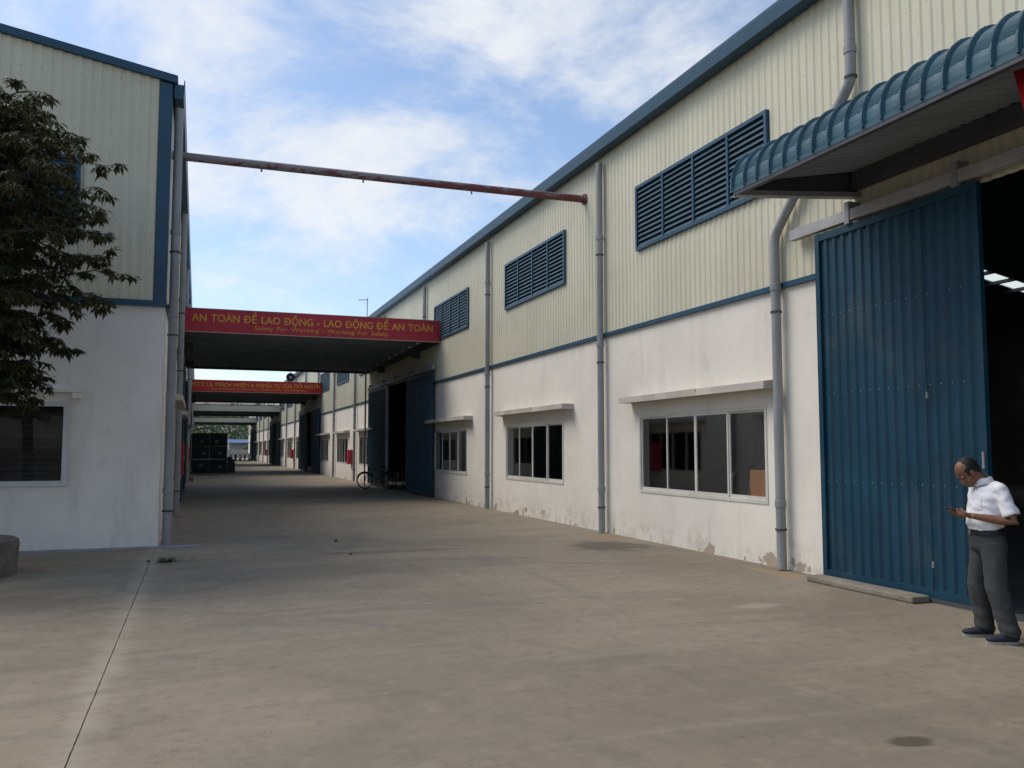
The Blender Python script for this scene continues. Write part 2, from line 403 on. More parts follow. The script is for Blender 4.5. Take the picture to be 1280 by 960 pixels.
# ------------------------------------------------------------------ ground
def yard(x0, x1, jag_side):
    mb = MB(); ys = [-30]; y = 2.0
    while y < 15.55: ys.append(y); y += .05
    ys += [15.55, 60, 320]
    e = []
    for y in ys:
        dx = .0025 + .002 * noise.noise(Vector((y * 5, jag_side * 9, 0))) + .0025 * random.random()
        e.append(-.6 + jag_side * dx)
    for i in range(len(ys) - 1):
        if jag_side > 0: mb.quad((e[i], ys[i], 0), (x1, ys[i], 0), (x1, ys[i+1], 0), (e[i+1], ys[i+1], 0))
        else: mb.quad((x0, ys[i], 0), (e[i], ys[i], 0), (e[i+1], ys[i+1], 0), (x0, ys[i+1], 0))
    return mb
tag(yard(0, 60, 1).build('yard_pavement', 'yard_concrete', at=(0, 0, 0), merge=True), kind='structure')
tag(yard(-45, 0, -1).build('yard_pavement', 'yard_concrete', at=(0, 0, 0), merge=True), kind='structure')
tag(B(-.75, -.45, -30, 320, -.05, -.006).build('joint_bed', 'joint_dirt'), kind='structure')
g = MB().quad((-2500, -2500, -.06), (2500, -2500, -.06), (2500, 2500, -.06), (-2500, 2500, -.06))
tag(g.build('ground', 'earth', at=(0, 0, 0)), kind='structure')

# ------------------------------------------------------------------ building kit
PITCH = .15
def prof_pts(a0, a1, d=.024):
    ks = ((0, 0), (.055, 0), (.08, 1), (.125, 1), (.15, 0))
    pts = []; k = math.floor(a0 / PITCH) - 1
    while k * PITCH < a1 + PITCH:
        for u, h_ in ks[:-1]: pts.append((k * PITCH + u, h_ * d))
        k += 1
    def at(a):
        for i in range(len(pts) - 1):
            if pts[i][0] <= a <= pts[i+1][0]:
                t = (a - pts[i][0]) / (pts[i+1][0] - pts[i][0]); return pts[i][1] * (1 - t) + pts[i+1][1] * t
        return 0
    return [(a0, at(a0))] + [p for p in pts if a0 + 1e-4 < p[0] < a1 - 1e-4] + [(a1, at(a1))]
def ribs(mb, a0, a1, z0, z1, fn, d=.014):
    f1 = z1 if callable(z1) else (lambda a: z1); f0 = z0 if callable(z0) else (lambda a: z0)
    P = prof_pts(a0, a1, d)
    for (a, h), (b, k) in zip(P, P[1:]):
        mb.quad(fn(a, h, f0(a)), fn(b, k, f0(b)), fn(b, k, f1(b)), fn(a, h, f1(a)))
def wall_holes(x, t, y0, y1, z0, z1, holes, sg):
    """plaster wall in the plane X=x, thickness t behind it; sg: outward sign; holes (y0,y1,z0,z1)"""
    mb = MB(); ys = sorted({y0, y1, *[h[0] for h in holes], *[h[1] for h in holes]}); zs = sorted({z0, z1, *[h[2] for h in holes], *[h[3] for h in holes]})
    ys = [v for v in ys if y0 <= v <= y1]; zs = [v for v in zs if z0 <= v <= z1]
    xb = x - sg * t
    for i in range(len(ys) - 1):
        for j in range(len(zs) - 1):
            cy, cz = (ys[i] + ys[i+1]) / 2, (zs[j] + zs[j+1]) / 2
            if any(h[0] < cy < h[1] and h[2] < cz < h[3] for h in holes): continue
            for xx in (x, xb): mb.quad((xx, ys[i], zs[j]), (xx, ys[i+1], zs[j]), (xx, ys[i+1], zs[j+1]), (xx, ys[i], zs[j+1]))
    for (a, b, c, d) in holes:
        mb.quad((x, a, c), (xb, a, c), (xb, a, d), (x, a, d)); mb.quad((x, b, c), (xb, b, c), (xb, b, d), (x, b, d))
        if c > z0: mb.quad((x, a, c), (x, b, c), (xb, b, c), (xb, a, c))
        if d < z1: mb.quad((x, a, d), (x, b, d), (xb, b, d), (xb, a, d))
    return mb

BAY = 7.27; S0 = 8.45
def bay(k): return S0 + BAY * k
SLAT = {}
def make_window(par, x, sg, y0, y1, z0, z1, detail):
    """four-light sliding window set in the wall plane x, outward sign sg"""
    f = .05; xo = x + sg * .012; xi = x - sg * .05
    m = MB()
    m.box(xo, xi, y0, y1, z1 - f, z1); m.box(xo, xi, y0, y1, z0, z0 + f)
    m.box(xo, xi, y0, y0 + f, z0 + f, z1 - f); m.box(xo, xi, y1 - f, y1, z0 + f, z1 - f)
    w_ = m.build('window', 'aluminium', par)
    L = (y1 - y0 - 2 * f) / 4
    for i in range(4):
        a = y0 + f + L * i; b = a + L; s_ = .022
        dx = 0 if i in (0, 3) else .018
        gx = x - sg * (.028 - dx)
        if detail:
            q = MB(); X0, X1 = gx + sg * .012, gx - sg * .012
            lw = .032
            q.box(X0, X1, a, a + lw, z0 + f, z1 - f); q.box(X0, X1, b - lw, b, z0 + f, z1 - f)
            q.box(X0, X1, a + lw, b - lw, z0 + f, z0 + f + lw + .02); q.box(X0, X1, a + lw, b - lw, z1 - f - lw, z1 - f)
            q.build('sash', 'aluminium', w_)
        elif i: B(gx + sg * .02, gx - sg * .01, a - .035, a + .035, z0 + f, z1 - f).build('mullion', 'aluminium', w_)
        MB().quad((gx, a + .01, z0 + f), (gx, b - .01, z0 + f), (gx, b - .01, z1 - f), (gx, a + .01, z1 - f)).build('pane', 'window_glass', w_)
    return w_
def make_louver(par, x, sg, y0, y1, z0, z1, slats):
    f = .06; xo = x + sg * .06
    m = MB(); m.box(xo, x, y0, y1, z1 - f, z1); m.box(xo, x, y0, y1, z0, z0 + f); m.box(xo, x, y0, y0 + f, z0 + f, z1 - f); m.box(xo, x, y1 - f, y1, z0 + f, z1 - f)
    w_ = m.build('louver_vent', 'blue_trim', par); L = (y1 - y0) / 4
    for i in (1, 2, 3): B(xo - sg * .004, x, y0 + L * i - .025, y0 + L * i + .025, z0 + f, z1 - f).build('mullion', 'blue_trim', w_)
    B(x - sg * .10, x - sg * .12, y0, y1, z0, z1).build('backing', 'dark_steel', w_)
    n = 12; h = (z1 - z0 - 2 * f) / n; key = (sg, slats)
    joined = MB()
    for i in range(4):
        a = y0 + L * i + (f if i == 0 else .025); b = y0 + L * (i + 1) - (f if i == 3 else .025)
        for j in range(n):
            zc = z0 + f + h * (j + .5)
            pl = [(x + sg * .042, 0, -h * .5), (x + sg * .048, 0, -h * .42), (x - sg * .006, 0, h * .56), (x - sg * .012, 0, h * .5)]
            if slats:
                k = (sg, round(b - a, 3))
                if k not in SLAT:
                    o = MB().prism([(p[0], a, p[2] + zc) for p in pl], (0, b - a, 0)).build('slat', 'blue_louver', w_); SLAT[k] = o
                else: clone(SLAT[k], w_, (WP[SLAT[k]].x, (a + b) / 2, zc - h * .5), 'slat')
            else: joined.prism([(p[0], a, p[2] + zc) for p in pl], (0, b - a, 0))
    if not slats: tag(joined.build('slats', 'blue_louver', w_), kind='stuff')
    return w_
def downpipe(par, pts, r=.066, clamps=(), n=14):
    # fillet the corners a little
    P = []
    pts = [Vector(p) for p in pts]
    for i, p in enumerate(pts):
        if 0 < i < len(pts) - 1:
            a = (pts[i-1] - p).normalized(); b = (pts[i+1] - p).normalized()
            for t in (0, .25, .5, .75, 1):
                q1 = p + a * .12; q2 = p + b * .12
                P.append((q1 * (1 - t) ** 2) + p * 2 * t * (1 - t) + q2 * t ** 2)
        else: P.append(p)
    o = MB().tube(P, r, n).build('downpipe', 'pvc_pipe', par, smooth=True)
    for (cx_, cy_, cz_) in clamps:
        MB().lathe([(r + .002, -.05), (r + .012, -.045), (r + .012, .045), (r + .002, .05)], (cx_, cy_, cz_), n).build('socket', 'pvc_pipe', o, smooth=True)
        MB().lathe([(r + .002, -.016), (r + .014, -.014), (r + .014, .014), (r + .002, .016)], (cx_, cy_, cz_ - .35), n).build('clamp', 'dark_steel', o)
    return o
def ledge(par, x, sg, y0, y1, z, depth, tilt=0):
    m = MB(); n = 10; j = lambda i: .008 * math.sin(i * 2.3 + y0) + .006 * math.cos(i * 5.1)
    for i in range(n):
        a, b = y0 + (y1 - y0) * i / n, y0 + (y1 - y0) * (i + 1) / n
        m.prism([(x - sg * .02, a, z - .03), (x + sg * depth, a, z - .02 + tilt), (x + sg * (depth + j(i)), a, z + .085 + tilt), (x - sg * .02, a, z + .1 + j(i))], (0, b - a, 0))
    return m.build('window_ledge', 'ledge_plaster', par, merge=True)
def sliding_panel(par, x, sg, y0, y1, z0, z1, mtl='blue_door', name='sliding_door', detail=True):
    """corrugated leaf hung outside the wall at x"""
    m = MB(); ribs(m, y0 + .07, y1 - .07, z0 + .08, z1 - .08, lambda a, h, z: (x + sg * (h - .012), a, z), .026)
    m.quad((x - sg * .03, y0, z0), (x - sg * .03, y1, z0), (x - sg * .03, y1, z1), (x - sg * .03, y0, z1))
    o = m.build(name, mtl, par)
    B(x + sg * .03, x - sg * .028, y0, y0 + .075, z0, z1).build('stile', mtl, o); B(x + sg * .03, x - sg * .028, y1 - .075, y1, z0, z1).build('stile', mtl, o)
    B(x + sg * .027, x - sg * .026, y0 + .075, y1 - .075, z1 - .09, z1).build('top_rail', mtl, o); B(x + sg * .027, x - sg * .026, y0 + .075, y1 - .075, z0, z0 + .09).build('bottom_rail', mtl, o)
    return o

def make_side(par, x, sg, yA, yB, zb, ztop, doors, windows, louvers, name_sheet='cladding'):
    """long alley wall: plaster base with windows and doors, ribbed sheet above, band trim"""
    holes = []
    for (a, b, zt) in doors: holes.append((a, b, 0, zb))
    for (a, b, c, d) in windows: holes.append((a, b, c, d))
    wall_holes(x, .2, yA, yB, 0, zb, holes, sg).build('base_wall', 'white_plaster' if sg < 0 else 'white_plaster', par, merge=True)
    # sheet
    m = MB(); fn = lambda a, h, z: (x + sg * (.006 + h), a, z)
    cuts = sorted([(a, b, 'd', zt, 0) for a, b, zt in doors] + [(a, b, 'l', c, d) for a, b, c, d in louvers])
    # sweep over intervals
    ys = sorted({yA, yB, *[c[0] for c in cuts], *[c[1] for c in cuts]})
    for a, b in zip(ys, ys[1:]):
        mid = (a + b) / 2; lo = zb - .02; segs = []
        dz = [c for c in cuts if c[2] == 'd' and c[0] < mid < c[1]]
        lz = [c for c in cuts if c[2] == 'l' and c[0] < mid < c[1]]
        if dz: lo = dz[0][3]
        if lz: segs = [(lo, lz[0][3]), (lz[0][4], ztop)]
        else: segs = [(lo, ztop)]
        for s0, s1 in segs: ribs(m, a, b, s0, s1, fn)
    m.build(name_sheet, 'cream_sheet', par)
    b_ = yA
    for a, b, zt in sorted(doors) + [(yB, yB, 0)]:
        if a > b_: B(x + sg * .055, x + sg * .002, b_, a, zb - .036, zb + .036).build('band_trim', 'blue_trim', par)
        b_ = b

YA, YB = -16.0, 142.0
DOORB = [3, 7, 11, 16]
# ------------------------------------------------------------------ right warehouse
XR = 7.65
RB = thing('warehouse', 'long cream and white warehouse with blue louvers and concrete window ledges behind the standing man', 'warehouse', (XR, 12, 0))
doors = [(1.6, 7.95, 4.42)] + [(bay(k) + .35, bay(k) + 6.9, 4.3) for k in DOORB]
wins = []; lous = []
for k in range(0, 18):
    if k in DOORB: continue
    s = bay(k); wins.append((s + 1.82, s + 5.6, .86, 2.27))
    if k not in (17,): lous.append((s + 1.6, s + 5.55, 5.32, 6.54))
s = bay(-2); wins.append((s + 1.82, s + 5.6, .86, 2.27)); lous.append((s + 1.6, s + 5.55, 5.32, 6.54))
make_side(RB, XR, -1, YA, YB, 3.92, 7.7, doors, wins, lous)
for (a, b, c, d) in wins:
    make_window(RB, XR, -1, a, b, c, d, a < 30)
    ledge(RB, XR, -1, a - (.3 if a < 12 else .55), b + .3, 2.53, .27, -.02 if a < 15 else .01)
for (a, b, c, d) in lous:
    if a > -3: make_louver(RB, XR - .01, -1, a, b, c, d, a < 30)
# gutter, roof
m = MB(); m.prism([(XR - .25, YA, 7.6), (XR - .03, YA, 7.6), (XR - .03, YA, 7.63), (XR - .23, YA, 7.63), (XR - .23, YA, 7.79), (XR - .275, YA, 7.83), (XR - .275, YA, 7.79)], (0, YB - YA, 0))
m.build('gutter', 'blue_trim', RB, at=(XR - .3, 12, 7.42))
RX, RZ, SL = 21.6, 10.3, .19
XE = 35.5
def rz(x_): return RZ - SL * abs(x_ - RX)
m = MB()
SK = (25.35, 26.2)
for a, b in ((YA, YB),):
    m.prism([(XR - .18, a, 7.70), (RX, a, RZ), (RX, a, RZ + .06), (XR - .18, a, 7.76)], (0, b - a, 0))
for a, b in ((YA, SK[0]), (SK[1], YB)):
    m.prism([(RX, a, RZ), (XE, a, rz(XE)), (XE, a, rz(XE) + .06), (RX, a, RZ + .06)], (0, b - a, 0))
rf = m.build('roof', 'roof_blue', RB, at=(RX, 12, 7.5))
for i in range(12):
    a = RX + i * 1.15; b = a + 1.15
    MB().quad((a, SK[0], rz(a) + .03), (b, SK[0], rz(b) + .03), (b, SK[1], rz(b) + .03), (a, SK[1], rz(a) + .03)).build('skylight', 'skylight_plastic', rf)
    B(a - .08, a + .08, SK[0] - .3, SK[1] + .3, rz(a) - .14, rz(a) - .01).build('purlin', 'dark_steel', rf)
B(XE, XE + .15, YA, YB, 0, rz(XE) + .05).build('rear_wall', 'interior_dark', RB)
for y in (YA, YB):
    MB().prism([(XR - .0, y, 0), (XE, y, 0), (XE, y, rz(XE)), (RX, y, RZ), (XR, y, 7.6)], (0, .15, 0)).build('end_wall', 'cream_sheet', RB)
for y in [bay(k) for k in range(-3, 18, 2)]:
    B(RX - .15, RX + .15, y - .15, y + .15, 0, RZ - .05).build('steel_column', 'interior_dark', RB)
tag(B(XR + .25, XE, YA + .2, YB, .004, .012).build('interior_floor', 'interior_floor'), kind='structure')
# downpipes
XP = XR - .12
for k in range(-1, 18):
    y = bay(k) * .98
    if k == -1: continue
    if k == 0:
        downpipe(RB, [(XP, y, 7.44), (XP, y, 6.22), (XP, y + 1.57, 4.62), (XP, y + 1.57, .02)], clamps=[(XP, y, 6.62), (XP, y + 1.57, 3.9), (XP, y + 1.57, .9)])
    elif k in DOORB or k - 1 in DOORB:
        downpipe(RB, [(XP, y, 7.44), (XP, y, 5.75)], clamps=[(XP, y, 6.7)])
        if k - 1 in DOORB: pass
    else:
        downpipe(RB, [(XP, y, 7.44), (XP, y, .02)], clamps=[(XP, y, 5.9 if k % 2 else 6.3), (XP, y, 3.72), (XP, y, .75 + .1 * (k % 3))])
# sliding doors
XD = XR - .13
def track(par, y0, y1, z, hang):
    o = B(XD - .05, XD + .045, y0, y1, z - .06, z + .075).build('door_track', 'track_steel', par)
    for y in hang:
        m = MB(); m.box(XD - .062, XD + .0, y - .04, y + .04, z - .1, z + .17); m.box(XD - .05, XR - .01, y - .045, y + .045, z + .09, z + .172)
        m.build('hanger', 'steel_grey', o)
    return o
d0 = sliding_panel(RB, XD, -1, 6.5, 8.98, .05, 4.42)
B(XD - .036, XD - .03, 7.243, 7.251, .14, 4.33).build('seam', 'blue_louver', d0)
B(XD - .05, XD - .03, 7.215, 7.23, .37, .44).build('bolt', 'steel_grey', d0); B(XD - .05, XD - .03, 7.215, 7.23, 2.2, 2.27).build('bolt', 'steel_grey', d0)
B(XD - .055, XD - .03, 6.52, 6.545, 1.45, 1.62).build('lock_plate', 'steel_grey', d0)
for z in (1.25, 2.35, 3.35):
    for i in range(15):
        y = 6.5 + .15 * i + .25
        B(XD - .0195, XD - .011, y - .005, y + .005, z - .005, z + .005).build('rivet', 'steel_grey', d0)
track(RB, .9, 9.45, 4.52, [8.35, 6.75, 5.1, 3.4, 1.6])
B(XD - .06, XD + .05, .9, 9.0, -.0, .045).build('floor_rail', 'dark_steel', RB)
m = MB(); m.box(XD - .32, XD - .07, 7.25, 8.95, 0, .075); m.build('threshold_kerb', 'raw_concrete', RB, bevel=.02)
for k in DOORB:
    s = bay(k)
    sliding_panel(RB, XD, -1, s - 1.85, s + 1.95, .05, 4.32); sliding_panel(RB, XD, -1, s + 5.3, s + 9.75, .05, 4.32)
    track(RB, s - 2.0, s + 9.9, 4.42, [s - 1.5, s + 1.5, s + 4, s + 6.4, s + 9.4])
    if k == 3: B(XD - .12, XD - .045, s + 5.1, s + 5.32, 0, 4.25).build('door_post', 'steel_grey', RB)

# ------------------------------------------------------------------ left warehouse
XL = -.57; YG = 15.6; ZL = 4.1
LB = thing('warehouse', 'shaded warehouse gable with white base wall, cream sheet and blue corner trim behind the tree', 'warehouse', (-6, YG, 0))
bayL = lambda k: bay(k)
doorsL = [(bay(k) + .35, bay(k) + 6.9, 4.3) for k in DOORB]
winsL = []
for k in range(1, 18):
    if k in DOORB: continue
    s = bay(k); winsL.append((s + 1.9, s + 5.6, .86, 2.27))
lousL = [(a - .2, b, 5.42, 6.6) for a, b, c, d in winsL if a > 17]
wall_y0 = YG + .2
make_side(LB, XL, 1, wall_y0, YB, ZL, 7.72, doorsL, winsL, lousL)
for (a, b, c, d) in winsL:
    make_window(LB, XL, 1, a, b, c, d, False); ledge(LB, XL, 1, a - .3, b + .3, 2.6, .3, -.02)
for (a, b, c, d) in lousL: make_louver(LB, XL + .01, 1, a, b, c, d, False)
XPL = XL + .13
for k in range(1, 18):
    y = bay(k)
    if k == 1: y = 15.78
    if k in DOORB or k - 1 in DOORB: downpipe(LB, [(XPL, y, 7.6), (XPL, y, 5.75)], clamps=[(XPL, y, 6.7)])
    else: downpipe(LB, [(XPL, y, 7.6), (XPL, y, .02)], clamps=[(XPL, y, 5.4), (XPL, y, 3.95), (XPL, y, .95)], r=.076)
for k in DOORB:
    s = bay(k); sliding_panel(LB, XL + .13, 1, s - 1.85, s + 1.65, .05, 4.32); sliding_panel(LB, XL + .13, 1, s + 5.75, s + 9.75, .05, 4.32)
# gable
GX0 = -27.0; GRX = -14.0; GS = .172
def gz(x_): return 7.98 + GS * (XL - .0 - x_) if x_ > GRX else 7.98 + GS * (XL - GRX) - GS * (GRX - x_)
# gable base wall with window hole (in plane Y=YG): build as four boxes round the hole
WX0, WX1, WZ0, WZ1 = -4.6, -1.96, 1.05, 2.42
m = MB(); m.box(GX0, WX0, YG, YG + .2, 0, ZL); m.box(WX1, XL, YG, YG + .2, 0, ZL); m.box(WX0, WX1, YG, YG + .2, 0, WZ0); m.box(WX0, WX1, YG, YG + .2, WZ1, ZL)
m.build('gable_wall', 'gable_plaster', LB)
m = MB(); fn = lambda a, h, z: (a, YG - .012 - h, z)
LX0, LX1, LZ0, LZ1 = -5.4, -1.93, 5.2, 6.5
for a, b, z0, z1 in ((GX0, LX0, ZL - .02, gz), (LX0, LX1, ZL - .02, LZ0), (LX0, LX1, LZ1, gz), (LX1, XL - .19, ZL - .02, gz)):
    if a < GRX < b: ribs(m, a, GRX, z0, z1, fn); ribs(m, GRX, b, z0, z1, fn)
    else: ribs(m, a, b, z0, z1, fn)
m.build('gable_cladding', 'cream_sheet', LB)
MB().prism([(GX0, YG + .02, ZL), (XL - .05, YG + .02, ZL), (XL - .05, YG + .02, gz(XL)), (GRX, YG + .02, gz(GRX)), (GX0, YG + .02, gz(GX0))], (0, .06, 0)).build('gable_backing', 'interior_dark', LB)
B(GX0, XL + .015, YG - .06, YG - .004, ZL - .05, ZL + .05).build('band_trim', 'blue_trim', LB)
m = MB(); m.box(XL - .18, XL + .02, YG - .05, YG - .012, ZL - .02, 7.95); m.box(XL + .005, XL + .02, YG - .012, YG + .22, ZL - .02, 7.75)
m.build('corner_trim', 'blue_trim', LB)
# verge flashing along the gable slope
m = MB()
for xa, xb in ((GRX, XL + .1), (GX0, GRX)):
    m.prism([(xa, YG - .1, gz(xa) - .01), (xb, YG - .1, gz(xb) - .01), (xb, YG - .1, gz(xb) + .125), (xa, YG - .1, gz(xa) + .125)], (0, .3, 0))
m.build('verge_trim', 'blue_trim', LB)
m = MB()
m.prism([(XL + .1, YG + .19, gz(XL) - .06), (GRX, YG + .19, gz(GRX)), (GRX, YG + .19, gz(GRX) + .08), (XL + .1, YG + .19, gz(XL) + .06)], (0, YB - YG, 0))
m.prism([(GRX, YG + .19, gz(GRX)), (GX0, YG + .19, gz(GX0)), (GX0, YG + .19, gz(GX0) + .08), (GRX, YG + .19, gz(GRX) + .08)], (0, YB - YG, 0))
m.build('roof', 'roof_blue', LB)
m = MB(); m.prism([(XL + .06, YG - .04, 7.7), (XL + .2, YG - .04, 7.7), (XL + .215, YG - .04, 8.04), (XL + .2, YG - .04, 8.04), (XL + .185, YG - .04, 7.73), (XL + .06, YG - .04, 7.73)], (0, YB - YG, 0))
m.box(XL + .05, XL + .2, YG - .05, YG - .035, 7.7, 7.95)
m.build('gutter', 'blue_trim', LB)
B(GX0, GX0 + .2, YG + .2, YB, 0, gz(GX0)).build('rear_wall', 'interior_dark', LB)
B(GX0, XL, YB, YB + .2, 0, 7.6).build('end_wall', 'cream_sheet', LB)
tag(B(GX0 + .2, XL - .25, YG + .25, YB, .004, .012).build('interior_floor', 'interior_floor'), kind='structure')
# gable window: white frame, slatted blind behind glass
m = MB(); f = .085
m.box(WX0, WX1, YG - .035, YG + .07, WZ1 - f, WZ1); m.box(WX0, WX1, YG - .035, YG + .07, WZ0, WZ0 + f)
m.box(WX1 - f, WX1, YG - .035, YG + .07, WZ0 + f, WZ1 - f); m.box(WX0, WX0 + f, YG - .035, YG + .07, WZ0 + f, WZ1 - f); m.box(-3.08, -2.99, YG - .032, YG + .06, WZ0 + f, WZ1 - f)
gw = m.build('window', 'white_frame', LB)
MB().quad((WX0 + f, YG + .02, WZ0 + f), (WX1 - f, YG + .02, WZ0 + f), (WX1 - f, YG + .02, WZ1 - f), (WX0 + f, YG + .02, WZ1 - f)).build('pane', 'window_glass', gw)
sl = None
for i in range(14):
    z = WZ0 + f + .002 + i * .086
    if sl is None: sl = MB().prism([(WX0 + f, YG + .075, z), (WX0 + f, YG + .085, z), (WX0 + f, YG + .115, z + .084), (WX0 + f, YG + .105, z + .084)], (WX1 - WX0 - 2 * f, 0, 0)).build('blind_slat', 'brown_slat', gw)
    else:
        c = clone(sl, gw, WP[sl] + Vector((0, random.uniform(-.004, .01), i * .086)), 'blind_slat'); c.rotation_euler.x = random.uniform(-.12, .1)
m = MB(); m.box(WX0 - .2, WX1 + .17, YG - .1, YG + .02, 2.56, 2.65); m.box(WX1 + .03, WX1 + .17, YG - .1, YG + .02, 2.46, 2.558)
m.build('window_ledge', 'gable_plaster', LB, bevel=.012)
# gable louver, mostly behind the tree
m = MB(); m.box(LX0, LX1, YG - .09, YG, LZ1 - .06, LZ1); m.box(LX0, LX1, YG - .09, YG, LZ0, LZ0 + .06); m.box(LX1 - .06, LX1, YG - .09, YG, LZ0 + .06, LZ1 - .06); m.box(LX0, LX0 + .06, YG - .09, YG, LZ0 + .06, LZ1 - .06)
gl = m.build('louver_vent', 'blue_trim', LB); sl = None
for i in range(12):
    z = LZ0 + .06 + i * .098
    if sl is None: sl = MB().prism([(LX0 + .06, YG - .07, z - .01), (LX0 + .06, YG - .065, z - .0), (LX0 + .06, YG + .012, z + .085), (LX0 + .06, YG + .008, z + .075)], (LX1 - LX0 - .12, 0, 0)).build('slat', 'blue_louver', gl)
    else: clone(sl, gl, WP[sl] + Vector((0, 0, i * .098)), 'slat')
# metal drip strip at the foot of the gable, running past the corner
tag(B(-9, .12, YG - .075, YG - .012, .0, .035).build('drain_strip', 'steel_grey'), 'thin grey metal strip lying along the foot of the shaded gable wall', 'metal strip')

# ------------------------------------------------------------------ canopies bridging the alley
CANL = ['dark roof canopy bridging the alley above the red safety sign and the bicycle', 'dark roof canopy bridging the alley behind the red fire protection sign',
        'cream fronted alley canopy just beyond the fire protection sign canopy', 'cream fronted alley canopy above the far parked motorbikes']
for i, k in enumerate(DOORB):
    s = bay(k); y0, y1 = s - 2.35, s + 10.3; x0, x1 = XL + .02, XR - .02
    C = thing('alley_canopy', CANL[i], 'canopy', ((x0 + x1) / 2, y0, 0), group='canopies bridging the alley'); C.location.z = 5.2; WP[C].z = 5.2
    m = MB(); ribs(m, x0, x1, 0, 1, lambda a, h, z: (a, y0 + .05 + (y1 - y0) * z, 5.60 + h - .12 * z), .03); ribs(m, x0, x1, 0, 1, lambda a, h, z: (a, y0 + .05 + (y1 - y0) * z, 5.606 + h - .12 * z), .03)
    m.build('roof_sheet', 'dark_ceiling', C)
    n = 11
    for j in range(n):
        y = y0 + .35 + (y1 - y0 - .5) * j / (n - 1); zt = 5.595 - .12 * (y - y0) / (y1 - y0)
        B(x0 + .15, x1 - .15, y - .035, y + .035, zt - .17, zt).build('purlin', 'purlin_grey', C)
    for xa in (x0 + .02, x1 - .14): B(xa, xa + .12, y0 + .1, y1, 5.2, 5.42).build('wall_beam', 'dark_steel', C)
    B(x0 + .15, x1 - .15, y1 - .1, y1 - .02, 5.2, 5.47).build('end_beam', 'dark_steel', C)
    B(x0, x1, y0 - .02, y0 + .04, 5.24, 5.93 if i < 2 else 5.8).build('fascia', 'cream_sheet' if i > 1 else 'dark_steel', C)
    if i > 1: B(x0, x1, y0 - .04, y0 + .05, 5.802, 5.86).build('fascia_cap', 'dark_steel', C)
    for y in (s + .3, s + 6.6):
        for xa, sg in ((x1, -1), (x0, 1)):
            B(xa + sg * .03, xa + sg * .35, y - .05, y + .05, 4.95, 5.2).build('bracket', 'dark_steel', C)

# ------------------------------------------------------------------ signs with lettering
def text_mesh(body, name, mtl, parent, x0, x1, zb, h, y, bold=.0, gap=1.0):
    cu_ = bpy.data.curves.new(name, 'FONT'); cu_.body = body; cu_.size = 1; cu_.extrude = .0; cu_.offset = bold; cu_.space_word = gap; cu_.resolution_u = 3
    o = bpy.data.objects.new('tmp_text', cu_); COL.objects.link(o)
    bpy.context.view_layer.update(); dg = bpy.context.evaluated_depsgraph_get()
    me = bpy.data.meshes.new_from_object(o.evaluated_get(dg)); bpy.data.objects.remove(o)
    xs = [v.co.x for v in me.vertices]; a, b = min(xs), max(xs)
    k = (x1 - x0) / (b - a)
    cap = .73
    P = [(x0 + (v.co.x - a) * k, y, zb + v.co.y * h / cap) for v in me.vertices]
    # gather the faces into glyphs: islands whose x ranges overlap belong to one letter
    par_ = list(range(len(P)))
    def find(i):
        while par_[i] != i: par_[i] = par_[par_[i]]; i = par_[i]
        return i
    for p in me.polygons:
        for i in p.vertices[1:]: par_[find(i)] = find(p.vertices[0])
    isl = {}
    for p in me.polygons: isl.setdefault(find(p.vertices[0]), []).append(tuple(p.vertices))
    rng = sorted((min(P[i][0] for f_ in fs for i in f_), max(P[i][0] for f_ in fs for i in f_), fs) for fs in isl.values())
    groups = []
    for lo, hi, fs in rng:
        if groups and lo < groups[-1][1] - .35 * min(hi - lo, groups[-1][1] - groups[-1][0]): groups[-1][1] = max(groups[-1][1], hi); groups[-1][2] += fs
        else: groups.append([lo, hi, list(fs)])
    for lo, hi, fs in groups:
        bm = bmesh.new(); vm = {i: bm.verts.new(P[i]) for i in {j for f_ in fs for j in f_}}
        for f_ in fs:
            try: bm.faces.new([vm[i] for i in f_])
            except ValueError: pass
        r = bmesh.ops.extrude_face_region(bm, geom=list(bm.faces)); bmesh.ops.translate(bm, verts=[e for e in r['geom'] if isinstance(e, bmesh.types.BMVert)], vec=(0, -.008, 0))
        bm.verts.index_update(); q = MB(); q.v = [tuple(v.co) for v in bm.verts]; q.f = [tuple(v.index for v in f_.verts) for f_ in bm.faces]; bm.free()
        q.build(name, mtl, parent)
def sign(label, y, l1, l2, a1, b1, a2, b2, red):
    x0, x1, z0, z1 = XL + .03, XR - .02, 5.25, 5.95
    S = thing('sign_board', label, 'sign', ((x0 + x1) / 2, y, z0))
    B(x0, x1, y - .03, y - .0, z0, z1).build('board', red, S)
    m = MB(); m.box(x0, x1, y - .036, y - .003, z0 - .03, z0 - .002); m.box(x0, x1, y - .036, y - .003, z1 + .002, z1 + .02); m.box(x1 + .002, x1 + .02, y - .036, y - .003, z0 - .03, z1 + .02)
    m.build('edge_trim', 'sign_trim', S)
    text_mesh(l1, 'letter', 'letter_gold', S, a1, b1, 5.57, .235, y - .033, .018, 1.25)
    text_mesh(l2, 'letter', 'letter_gold', S, a2, b2, 5.36, .135, y - .033, .004, 1.4)
Y1 = bay(3) - 2.41; Y2 = bay(7) - 2.41
sign('red signboard with large gold safety slogan on the nearer alley canopy', Y1 + .0, 'AN TO\u00c0N \u00d0\u1ec2 LAO \u00d0\u1ed8NG - LAO \u00d0\u1ed8NG \u00d0\u1ec2 AN TO\u00c0N', 'Safety For Working - Working For Safety', -.25, 7.36, 1.6, 5.85, 'sign_red')
sign('red signboard with small gold fire protection slogan below the loudspeaker', Y2 + .0, 'PCCC LÀ TRÁCH NHIỆM & NGHĨA VỤ CỦA MỖI NGƯỜI', "Fire Protection is Everybody's Responsibility And Obligation", -.4, 7.45, .75, 6.6, 'sign_red_bright')

